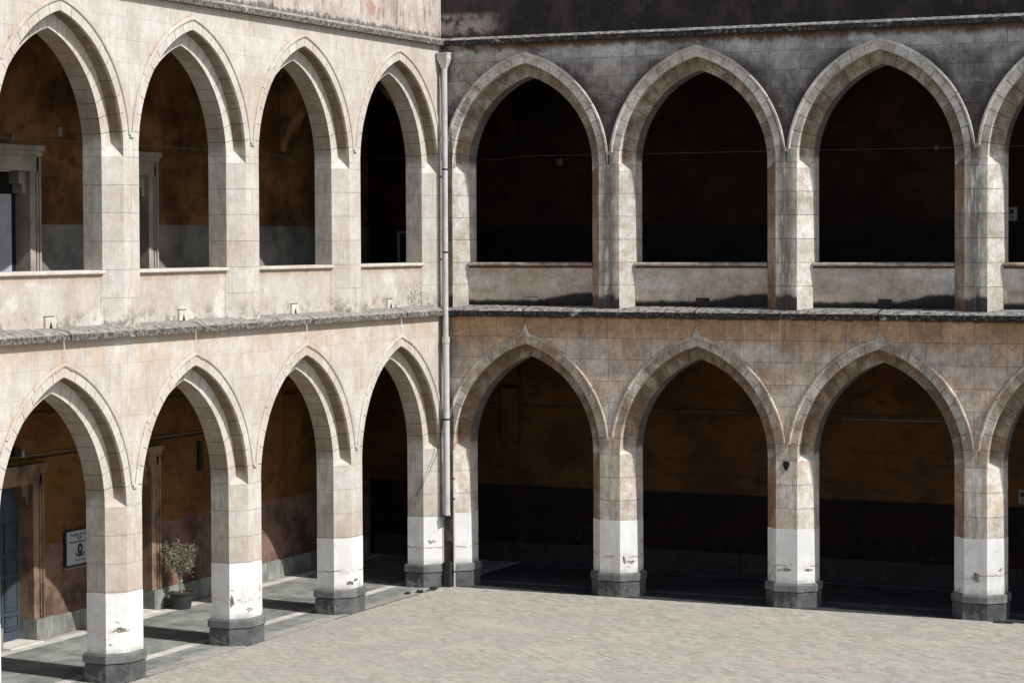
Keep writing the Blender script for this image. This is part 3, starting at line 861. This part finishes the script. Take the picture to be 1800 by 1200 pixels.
    # doorways
    if k == 'L':
        for ci, (c,) in enumerate(doors):
            for lv, zf, zo, zt, mt in (('lo', 0.0, 3.04, 3.43, 'frameL'), ('up', 6.10, 9.06, 9.55, 'frameU')):
                dw = link('doorway', None, root, W.P(c, BACK, zf))
                H1, H2 = DH, DH+.29
                for sd in (-1, 1):
                    def bx(b, x0, x1, o0, o1, za, zb): W.box(b, c+min(sd*x0, sd*x1), c+max(sd*x0, sd*x1), o0, o1, za, zb)
                    b = B(); zb0 = zf+.42 if lv == 'lo' else zf
                    bx(b, H1, H1+.17, BACK-.34, BACK+.045, zb0, zt-.22)
                    bx(b, H1+.172, H1+.185, BACK-.02, BACK+.02, zb0, zt-.22)
                    bx(b, H1+.187, H1+.235, BACK-.01, BACK+.06, zb0, zt-.22)
                    bx(b, H1+.237, H2, BACK-.01, BACK+.09, zb0, zt-.22)
                    b.obj('door_jamb', mt, dw)
                    if lv == 'lo':
                        b = B(); bx(b, H1-.012, H2+.04, BACK-.35, BACK+.11, zf+.004, zf+.41); b.obj('jamb_base', 'bstone', dw)
                    b = B(); bx(b, H1-.20, H1-.002, BACK-.30, BACK-.06, zo-.24, zo-.002); bx(b, H1-.10, H1-.002, BACK-.30, BACK-.06, zo-.42, zo-.244)
                    b.obj('corner_bracket', mt, dw)
                b = B(); W.box(b, c-H2, c+H2, BACK-.30, BACK+.06, zo+.002, zt-.20)
                W.box(b, c-H2-.03, c+H2+.03, BACK-.01, BACK+.10, zt-.198, zt-.10)
                W.box(b, c-H2-.07, c+H2+.07, BACK-.01, BACK+.14, zt-.098, zt)
                b.obj('door_lintel', mt, dw)
                # leaf
                b = B(); oo = BACK-.30
                if lv == 'lo':
                    W.box(b, c-H1+.002, c+H1-.002, oo-.05, oo, zf+.01, zo-.002)
                    for sx in (-1, 1):
                        x0, x1 = (c+.05, c+H1-.07) if sx > 0 else (c-H1+.07, c-.05)
                        for za, zb in ((.22, .52), (.60, 1.22), (1.32, 1.62), (1.72, 2.3)):
                            for (p0, p1, q0, q1) in ((x0, x1, za, za+.022), (x0, x1, zb-.022, zb), (x0, x0+.022, za, zb), (x1-.022, x1, za, zb)):
                                W.box(b, p0, p1, oo-.001, oo+.022, zf+q0, zf+q1)
                            W.box(b, x0+.06, x1-.06, oo-.001, oo+.010, zf+za+.06, zf+zb-.06)
                    b.obj('door_leaf', 'door', dw)
                    b = B(); W.box(b, c-H1+.02, c+H1-.02, BACK-.34, BACK+.28, .003, .022); b.obj('threshold', 'strip', dw)
                else:
                    W.box(b, c-H1+.002, c+H1-.002, oo-.05, oo, zf+.01, zo-.002); b.obj('door_leaf', 'black', dw)
                    if ci == 1:
                        b = B(); W.box(b, c-.36, c+.36, oo+.002, oo+.03, zf+.02, 8.62); b.obj('door_board', 'paleboard', dw)
    return W, root, bl, bu

MAT['copR'] = mat_simple('brown_edged_coping', (.42, .37, .32), (.24, .15, .10), 4, .9, .01, 20)
MAT['drainL'] = mat_simple('pale_drain_stone', (.62, .58, .52), (.54, .48, .41), 5, .9, .004, 30)
MAT['drainR'] = mat_simple('blackened_drain_stone', (.035, .032, .032), (.02, .018, .018), 5, .9, .004, 30)
WL, rootL, blL, buL = build_wing('L')
WR, rootR, blR, buR = build_wing('R')

# ------------------------------------------------------------------ ground and floors
b = B(); b.addvf([(-300, -300, -.03), (300, -300, -.03), (300, 300, -.03), (-300, 300, -.03)], [(0, 1, 2, 3)])
ground = tag(b.obj('ground', 'earth', org=(0, 0, -.03)), kind='structure')
b = B(); b.addvf([(.03, -40, -.004), (45, -40, -.004), (45, -.03, -.004), (.03, -.03, -.004)], [(0, 1, 2, 3)])
yard = tag(b.obj('courtyard', 'joint', org=(20, -20, -.004)), kind='structure')
def pavers():
    ang = math.radians(-24); ca, sa = math.cos(ang), math.sin(ang)
    L_, W_ = .20, .10; g = .0028
    vs = []; fs = []; tone = []
    rng = random.Random(3)
    x0, x1, y0, y1 = .06, 18.5, -17.5, -.06
    N = 130
    for r in range(-60, 290):
        for c in range(-70, 170):
            u = (c+(.5 if r % 2 else 0))*L_; v = -r*W_
            cxx, cyy = u*ca-v*sa, u*sa+v*ca
            if not (x0-.1 < cxx < x1 and y0 < cyy < y1+.1): continue
            if cxx+(-cyy) > 30: continue
            du, dv = L_/2-g, W_/2-g; z = rng.uniform(-.0012, .0012); tx, ty = rng.uniform(-.0012, .0012), rng.uniform(-.0012, .0012)
            q = []
            for a_, b_ in ((-du, -dv), (du, -dv), (du, dv), (-du, dv)):
                X = cxx+a_*ca-b_*sa; Y = cyy+a_*sa+b_*ca
                q.append((min(max(X, x0), x1), min(Y, y1), z+.004+(tx if a_ > 0 else -tx)+(ty if b_ > 0 else -ty)))
            if (q[1][0]-q[0][0])**2+(q[1][1]-q[0][1])**2 < 1e-4: continue
            n = len(vs)
            vs += q+[(p[0], p[1], -.012) for p in q]
            fs += [(n, n+1, n+2, n+3), (n, n+4, n+5, n+1), (n+1, n+5, n+6, n+2), (n+2, n+6, n+7, n+3), (n+3, n+7, n+4, n)]
            t = rng.random(); tone += [t]*5
    me = mesh('paving_bricks', [(p[0]-9, p[1]+8, p[2]) for p in vs], fs, 'pave', recalc=False)
    at = me.attributes.new('tone', 'FLOAT', 'FACE'); at.data.foreach_set('value', tone)
    o = link('paving_bricks', me, yard, (9, -8, 0)); return tag(o, kind='stuff')
pavers()

def gallery_floor(W, a_end, first):
    b = B(); a0 = -4.1 if W.k == 'L' else .02
    W.box(b, a0, a_end, -4.12, -.02, -.025, -.006)
    fl = tag(b.obj('gallery_floor', 'mortar'), kind='structure')
    bands = [(-.30, -.02, 'pinkst', 1.1), (-.90, -.306, 'slab', .9), (-1.15, -.906, 'strip', 1.5)]
    o = -1.156
    for q in range(4): bands.append((o-.61, o, 'slab', .95)); o -= .616
    bands += [(-3.88, -3.626, 'strip', 1.5), (-4.068, -3.886, 'pinkst', 1.2)]
    for (o0, o1, mt, ln) in bands:
        a = a0+random.uniform(0, .4)
        if W.k == 'R': ln *= 1.5
        prev = a0
        while prev < a_end-.05:
            nx = min(a if a > prev+.1 else prev+ln, a_end)
            b = B(); z = random.uniform(-.001, .001)
            W.box(b, prev+.003, nx-.003, o0, o1, -.02, .001+z)
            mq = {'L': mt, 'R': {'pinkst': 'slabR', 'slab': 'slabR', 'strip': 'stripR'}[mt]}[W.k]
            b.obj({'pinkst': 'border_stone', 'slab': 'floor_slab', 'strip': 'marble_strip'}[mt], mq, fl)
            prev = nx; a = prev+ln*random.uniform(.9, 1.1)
    return fl
gallery_floor(WL, 17.5, True)
gallery_floor(WR, 15.5, False)

# ------------------------------------------------------------------ downpipe in the corner
px_, py_ = .165, -.16
dp = tag(link('downpipe', None, None, (px_, py_, 1.58)), 'pale grey downpipe with square hopper head running down the corner between the wings', 'pipe')
b = B()
def sqr(h, z, wx): return [(px_-h*wx, py_-h, z), (px_+h*wx, py_-h, z), (px_+h*wx, py_+h*.9, z), (px_-h*wx, py_+h*.9, z)]
b.loft([sqr(.055, 11.50, 1), sqr(.075, 11.56, 1), sqr(.125, 11.70, 1), sqr(.128, 11.80, 1), sqr(.14, 11.802, 1), sqr(.14, 11.835, 1)])
b.obj('hopper', 'pvc', dp)
b = B(); b.lathe(px_, py_, [(.062, 5.50), (.062, 11.50)], 20); b.obj('pipe_section', 'pvc', dp, smooth=False)
b = B(); b.lathe(px_+.004, py_, [(.080, 1.60), (.080, 1.66), (.073, 1.67), (.073, 5.42), (.086, 5.43), (.086, 5.56)], 20); b.obj('pipe_section', 'pvc', dp)
for z, r in ((9.25, .068), (7.42, .068), (3.72, .085)):
    b = B(); b.lathe(px_, py_, [(r, z), (r, z+.035)], 20); b.box(px_-.01, px_+.01, py_+.05, -.004, z+.005, z+.03); b.obj('pipe_bracket', 'rim', dp)
b = B(); b.box(px_-.1, px_+.12, py_-.085, -.004, 1.575, 1.598); b.obj('pipe_shoe', 'rim', dp)
# smaller white pipe beside it
b = B(); b.tube([(.305, -.075, .004), (.305, -.075, .9), (.300, -.075, 3.05)], .022, 8)
sp_ = tag(b.obj('thin_pipe', 'pvc'), 'thin white pipe standing on the ground beside the dark corner below the downpipe', 'pipe')
for z in (.33, 1.95, 2.4):
    b = B(); b.tube([(.305, -.075, z), (.305, -.075, z+.03)], .028, 8); b.obj('pipe_clip', 'rim', sp_)
# black drain trunk at the foot
b = B(); b.box(.095, .25, -.20, -.095, .002, .56)
b.box(.085, .262, -.21, -.094, .50, .53)
tag(b.obj('drain_box', 'plastic'), 'black drain box at the foot of the corner between the two basalt plinths', 'drain')
b = B(); pts = []
for k_ in range(14): pts.append((.055+.012*math.sin(k_*1.3), -.06-.008*math.cos(k_*2.1), 11.2-.77*k_))
b.tube(pts, .011, 6); tag(b.obj('cable', 'wire'), 'thin grey cable hanging down the corner to the left of the downpipe', 'cable')
b = B(); A_ = Vector((.06, -.08, 3.9)); Z_ = Vector((-.30, -.46, 2.1))
b.tube([(.07, -.09, 4.2), (.062, -.11, 3.8), (.04, -.20, 3.38), (.0, -.32, 2.95), (-.10, -.44, 2.62), (-.30, -.462, 2.25), (-.45, -.462, 2.02)], .007, 6)
tag(b.obj('loose_wire', 'dwire'), 'thin dark wire looping from the downpipe onto the lower corner pier of the sunlit wing', 'wire')

# ------------------------------------------------------------------ wall pipes and cables in the galleries
def run(name, pts, r, mat, label, cat, n=6):
    b = B(); b.tube(pts, r, n); o = b.obj(name, mat); return tag(o, label, cat)
X0 = -4.09
run('conduit', [(X0+.02, -17, 3.53), (X0+.02, -9, 3.53), (X0+.02, -3.3, 3.54)], .016, 'dwire', 'dark conduit along the ochre wall above the lower doorways', 'pipe')
run('conduit', [(X0, -17, 3.60), (X0, -9.9, 3.60), (X0, -8, 3.59), (X0, -2.2, 3.60)], .010, 'wire', 'thin grey pipe just above the dark conduit over the lower doorways', 'pipe')
pts = [(X0, -18, 9.675), (X0, -10, 9.675), (X0, -5.6, 9.685), (X0, -.9, 9.68), (X0, -.3, 9.66), (X0, .3, 9.60), (X0, .8, 9.60), (X0, 1.3, 9.66), (X0, 4.0, 9.67)]
c1 = run('cable', pts, .010, 'wire', 'pale grey cable on the upper gallery wall of the sunlit wing', 'cable')
b = B(); b.box(X0-.02, X0+.03, -9.97, -9.88, 9.64, 9.74); b.obj('junction_knob', 'wire', c1)
Y0 = 4.09
pts = [(-3.9, Y0, 9.70), (-1.1, Y0, 9.68), (-.9, Y0, 9.62), (-.6, Y0, 9.61), (-.3, Y0, 9.65), (.1, Y0, 9.69), (5, Y0, 9.69), (17, Y0, 9.69)]
c2 = run('cable', pts, .007, 'wire', 'sagging grey cable on the upper gallery wall of the darker wing', 'cable')
b = B(); b.box(10.10, 10.18, Y0-.03, Y0+.02, 9.65, 9.73); b.obj('junction_knob', 'wire', c2)
b = B(); b.box(.98, 1.12, 4.06, 4.118, 9.47, 9.61); tag(b.obj('junction_box', 'frameL'), 'small tan junction box under the cable, inside the first upper arch right of the downpipe', 'box')
b = B(); b.box(X0-.028, X0+.05, -8.53, -8.41, 9.76, 9.94); tag(b.obj('junction_box', 'frameU'), 'small tan box above the pale cable inside the leftmost upper arch', 'box')
b = B(); b.tube([(8.0, 4.07, 3.66), (9.4, 4.07, 3.665), (10.6, 4.07, 3.66)], .011, 6)
tag(b.obj('conduit', 'wire'), 'thin pale conduit across the back wall inside the third lower arch right of the downpipe', 'pipe')
# alarm lamp above the lower doorway, and box above upper doorway
lm = tag(link('wall_lamp', None, None, (-4.05, -9.95, 3.62)), 'small dark wall lamp with pale end above the left lower doorway', 'lamp')
b = B(); b.box(-4.118, -3.95, -10.12, -9.93, 3.62, 3.80); b.obj('lamp_body', 'dwire', lm)
b = B(); b.box(-4.0, -3.93, -9.925, -9.86, 3.60, 3.72); b.obj('lamp_end', 'signface', lm)
b = B(); b.box(-4.118, -4.04, -3.62, -3.48, 2.75, 3.38); tag(b.obj('wall_bracket', 'dwire'), 'dark hanging box on the ochre wall in the second lower arch from the left', 'fitting')

# ------------------------------------------------------------------ sign board
sg = tag(link('wall_sign', None, None, (-4.06, -7.95, 1.30)), 'white lettered sign board with oval crest, in a dark frame right of the blue door', 'sign')
sy0, sy1, sz0, sz1 = -8.40, -7.42, 1.32, 1.98
b = B(); b.box(-4.118, -4.045, sy0-.022, sy1+.022, sz0-.022, sz1+.022); b.obj('sign_frame', 'plastic', sg)
b = B(); b.box(-4.044, -4.036, sy0, sy1, sz0, sz1); b.obj('sign_panel', 'signface', sg)
b = B(); b.box(-4.044, -4.02, sy0-.02, sy1+.02, sz0-.075, sz0-.05); b.obj('sign_ledge', 'wire', sg)
def text(s, size, cyy, z, parent, name='lettering'):
    cu = bpy.data.curves.new('t', 'FONT'); cu.body = s; cu.size = size; cu.align_x = 'CENTER'; cu.align_y = 'CENTER'; cu.extrude = .0015
    tmp = bpy.data.objects.new('t', cu); COL.objects.link(tmp)
    bpy.context.view_layer.update()
    me = bpy.data.meshes.new_from_object(tmp); bpy.data.objects.remove(tmp)
    me.materials.clear(); me.materials.append(MAT['ink'])
    me.name = name
    o = link(name, me, parent, (-4.0335, cyy, z)); o.rotation_euler = (math.pi/2, 0, math.pi/2); return o
scy = (sy0+sy1)/2-.06
text('Tempio di Teatro', .095, scy, 1.905, sg)
text('2 (3)', .075, scy-.03, 1.835, sg)
text('Arte Drammatica Catania', .068, scy, 1.765, sg)
text('Città di Catania', .055, scy, 1.40, sg)
b = B(); n = 24
rings = [[(x_, scy+.085*math.cos(2*math.pi*k_/n), 1.61+.115*math.sin(2*math.pi*k_/n)) for k_ in range(n)] for x_ in (-4.037, -4.033)]
b.loft(rings); b.obj('crest', 'ink', sg)
b = B(); n = 5
for x_a in (0,):
    st_ = []
    for k_ in range(10):
        r_ = .045 if k_ % 2 == 0 else .018
        st_.append((scy+r_*math.sin(math.pi*k_/5), 1.615+r_*1.3*math.cos(math.pi*k_/5)))
    b.loft([[(x_, p[0], p[1]) for p in st_] for x_ in (-4.0345, -4.0322)])
b.obj('crest_star', 'signface', sg)
b = B()
rb = [(-.15, .02), (-.11, -.03), (0, -.055), (.11, -.03), (.15, .02), (.13, .05), (.09, .0), (0, -.02), (-.09, .0), (-.13, .05)]
b.loft([[(x_, scy+p[0], 1.51+p[1]) for p in rb] for x_ in (-4.036, -4.0325)]); b.obj('crest_ribbon', 'ink', sg)

# ------------------------------------------------------------------ notices on the darker wing
for (x0, x1, z0, z1, lab) in ((11.72, 11.93, 8.07, 8.37, 'small framed notice on the upper gallery wall at the far right edge'),
                              (11.97, 12.25, 1.92, 2.22, 'small pale notice on the lower gallery wall at the far right edge')):
    nt_ = tag(link('notice', None, None, (x0, 4.1, z0)), lab, 'notice')
    b = B(); b.box(x0, x1, 4.09, 4.118, z0, z1); b.obj('notice_frame', 'wire', nt_)
    b = B(); b.box(x0+.02, x1-.02, 4.084, 4.0895, z0+.02, z1-.02); b.obj('notice_sheet', 'paper', nt_)
    b = B(); b.box(x0+.04, x1-.07, 4.081, 4.0838, z0+.15, z1-.05)
    for q in range(3): b.box(x0+.04, x1-.04-.02*q, 4.081, 4.0838, z0+.05+.03*q, z0+.062+.03*q)
    b.obj('notice_print', 'ink', nt_)
# leaning pale frame in the corner of the upper gallery
b = B(); fx0, fx1, fz0, fz1 = -3.29, -2.5, 6.12, 7.92
for (p0, p1, q0, q1) in ((fx0, fx0+.05, fz0, fz1), (fx1-.05, fx1, fz0, fz1), (fx0+.0505, fx1-.0505, fz1-.05, fz1), (fx0+.0505, fx1-.0505, fz0, fz0+.05)):
    b.box(p0, p1, 4.05, 4.115, q0, q1)
tag(b.obj('picture_frame', 'paper'), 'pale empty frame at the back of the upper gallery corner', 'frame')

# ------------------------------------------------------------------ shield fitting on pier, grate
b = B(); sx_, sz_ = 8.03, 2.905
shp_ = [(-.07, .145), (0, .165), (.07, .145), (.066, .07), (.03, .0), (.0, -.04), (-.03, .0), (-.066, .07)]
b.loft([[(sx_+p[0], -.001, sz_+p[1]) for p in shp_], [(sx_+p[0], -.028, sz_+p[1]) for p in shp_], [(sx_+p[0]*.7, -.036, sz_+.05+(p[1]-.05)*.7) for p in shp_]])
tag(b.obj('shield_plaque', 'rust'), 'small dark rusty shield-shaped plaque on the second brown pier right of the downpipe', 'plaque')
gr = tag(link('drain_grate', None, None, (12.62, -.12, .005)), 'small dark drain grate in the paving in front of the rightmost pier', 'grate')
b = B(); b.box(12.42, 12.82, -.20, -.04, .0085, .012); b.obj('grate_pan', 'rust', gr)
for q in range(8):
    b = B(); b.box(12.435+q*.048, 12.455+q*.048, -.195, -.045, .0125, .017); b.obj('grate_bar', 'rust', gr)

# ------------------------------------------------------------------ peeled patches of attic plaster
def blob(name, W, ca, cz, ra, rz, o0, o1, mat, parent, seed, ang=0):
    rng = random.Random(seed); n = 22; pts = []
    for k_ in range(n):
        t = 2*math.pi*k_/n; r = 1+rng.uniform(-.28, .22); x, z = ra*r*math.cos(t), rz*r*math.sin(t)
        pts.append((ca+x*math.cos(ang)-z*math.sin(ang), cz+x*math.sin(ang)+z*math.cos(ang)))
    b = B(); b.loft([[W.P(a, o0, z) for a, z in pts], [W.P(ca+(a-ca)*.9, o1, cz+(z-cz)*.9) for a, z in pts]])
    return b.obj(name, mat, parent)
blob('bare_patch', WL, 3.18, 12.56, .22, .13, -.01, .006, 'peel', rootL, 2, .2)
blob('bare_patch', WL, 2.86, 12.46, .07, .16, -.01, .006, 'peel', rootL, 5, .35)

def spall(parent, p, ux, ru, rz, seed):
    # ragged shallow loss in the paint, lying on the plane through p with horizontal axis ux
    rng = random.Random(seed); n = 20; p = Vector(p); ux = Vector(ux).normalized(); nn = Vector((-ux.y, ux.x, 0))
    if nn.dot(Vector((20, -40, 0))) < 0: nn = -nn
    outer, inner = [], []
    for k_ in range(n):
        t = 2*math.pi*k_/n; q = 1+rng.uniform(-.35, .25)
        outer.append(p+ux*ru*q*math.cos(t)+Vector((0, 0, rz*q*math.sin(t)))+nn*.0045)
        inner.append(p+ux*ru*q*.8*math.cos(t)+Vector((0, 0, rz*q*.8*math.sin(t)))+nn*.009)
    b = B(); b.loft([outer, inner]); o = b.obj('paint_loss', 'spallm', parent)
MAT['spallm'] = mat_simple('bare_grey_render', (.30, .265, .225), (.09, .075, .06), 16, .95, .02, 40, vary=0)
piersL = [o for o in rootL.children if o.name.startswith('pier')][:NB+1]; piersR = [o for o in rootR.children if o.name.startswith('pier')][:NB+1]
DG = (.7071, .7071, 0)
for (par, p, ux, ru, rz, sd_) in (
    (piersR[3], (12.05, 0, .87), (1, 0, 0), .085, .10, 1), (piersR[2], (8.03, 0, .81), (1, 0, 0), .10, .035, 2), (piersR[2], (7.88, 0, .79), (1, 0, 0), .05, .02, 12),
    (piersR[1], (4.03, 0, .88), (1, 0, 0), .12, .012, 3), (piersR[1], (4.33, .066, .805), DG, .04, .085, 4), (piersR[1], (4.46, .196, .757), DG, .06, .025, 5),
    (piersR[2], (8.45, .186, .794), DG, .10, .03, 6), (piersL[1], (-.04, -4.21, .52+.12), DG, .10, .05, 7), (piersL[1], (0, -4.02, .68), (0, 1, 0), .09, .035, 8),
    (piersL[2], (-.24, -8.41, .85), DG, .05, .14, 9), (piersL[3], (-.10, -12.27, .92), DG, .14, .05, 10)):
    spall(par, p, ux, ru, rz, sd_)

# ------------------------------------------------------------------ potted olive tree
pc = Vector((-3.66, -4.96, 0))
tr = tag(link('potted_tree', None, None, pc), 'small olive tree in a round black plastic pot standing in the lower gallery', 'tree')
b = B(); b.lathe(pc.x, pc.y, [(.20, .003), (.205, .02), (.245, .30), (.272, .31), (.275, .345), (.255, .347), (.235, .31), (.20, .30)], 32); b.obj('pot', 'plastic', tr, smooth=False)
b = B(); b.lathe(pc.x, pc.y, [(.232, .29), (.236, .318), (.12, .328), (.02, .33)], 24); b.obj('soil', 'soil', tr)
b = B()
b.tube([(pc.x, pc.y, .30), (pc.x+.005, pc.y+.01, .5), (pc.x-.005, pc.y-.005, .68), (pc.x, pc.y-.02, .82)], [.022, .018, .016, .014], 8)
rng = random.Random(11); tips = []
cc_ = Vector((pc.x, pc.y-.02, 1.12))
for q in range(44):
    d = Vector((rng.gauss(0, 1), rng.gauss(0, 1), rng.gauss(0, .9))).normalized()
    e_ = cc_+Vector((d.x*.34, d.y*.34, d.z*.36))*rng.uniform(.5, 1.22)
    s0 = Vector((pc.x, pc.y-.015, rng.uniform(.74, .82)))
    mid = s0.lerp(e_, .5)+Vector((rng.uniform(-.04, .04), rng.uniform(-.04, .04), .02))
    b.tube([s0, mid, e_], [.008, .005, .002], 5); tips.append((s0, mid, e_))
b.obj('trunk', 'bark', tr)
b = B(); b.tube([(pc.x+.001, pc.y+.008, .56), (pc.x+.001, pc.y+.008, .61)], .026, 8); b.obj('trunk_tie', 'signface', tr)
vs, fs, tone = [], [], []
for (s0, mid, e_) in tips:
    for q in range(110):
        t = rng.uniform(.35, 1.0); p = mid.lerp(e_, (t-.5)*2) if t > .5 else s0.lerp(mid, t*2)
        p = p+Vector((rng.gauss(0, .04), rng.gauss(0, .04), rng.gauss(0, .04)))
        a = Vector((rng.gauss(0, 1), rng.gauss(0, 1), rng.gauss(.3, 1))).normalized(); s2 = a.cross(Vector((rng.gauss(0, 1), rng.gauss(0, 1), rng.gauss(0, 1)))).normalized()
        L2 = rng.uniform(.026, .046); w2 = L2*.24
        n = len(vs); vs += [p, p+a*L2*.5+s2*w2, p+a*L2, p+a*L2*.5-s2*w2]; fs.append((n, n+1, n+2, n+3)); tone.append(rng.random())
me = mesh('foliage', [v-pc for v in vs], fs, 'leaf', recalc=False)
at = me.attributes.new('tone', 'FLOAT', 'FACE'); at.data.foreach_set('value', tone)
link('foliage', me, tr, pc)

# ------------------------------------------------------------------ weeds at the corner pier
def weed(x, y, h, n, seed, label):
    rng = random.Random(seed); vs, fs = [], []
    for q in range(n):
        a = rng.uniform(0, 2*math.pi); r = rng.uniform(0, .5); bx, by = x+math.cos(a)*r*.12, y+math.sin(a)*r*.06
        d = Vector((math.cos(a)*rng.uniform(.2, 1), math.sin(a)*rng.uniform(.2, 1), rng.uniform(.5, 1.4))).normalized()
        L2 = h*rng.uniform(.5, 1.1); s2 = d.cross(Vector((0, 0, 1))).normalized()*L2*.14
        p = Vector((bx, by, .0)); n0 = len(vs)
        vs += [p, p+d*L2*.5+s2, p+d*L2-Vector((0, 0, L2*.15)), p+d*L2*.5-s2]; fs.append((n0, n0+1, n0+2, n0+3))
    o_ = Vector((x, y, 0)); me = mesh('weed', [v-o_ for v in vs], fs, 'weed', recalc=False)
    return tag(link('weed', me, None, o_), label, 'weed')
weed(-.16, -1.42, .09, 70, 1, 'low dark weed in the paving joint, farthest from the corner plinth')
weed(-.02, -1.10, .10, 110, 2, 'tuft of weeds spreading in front of the corner plinth of the sunlit wing')
weed(.10, -.72, .14, 90, 4, 'upright green weed against the right part of the corner plinth')
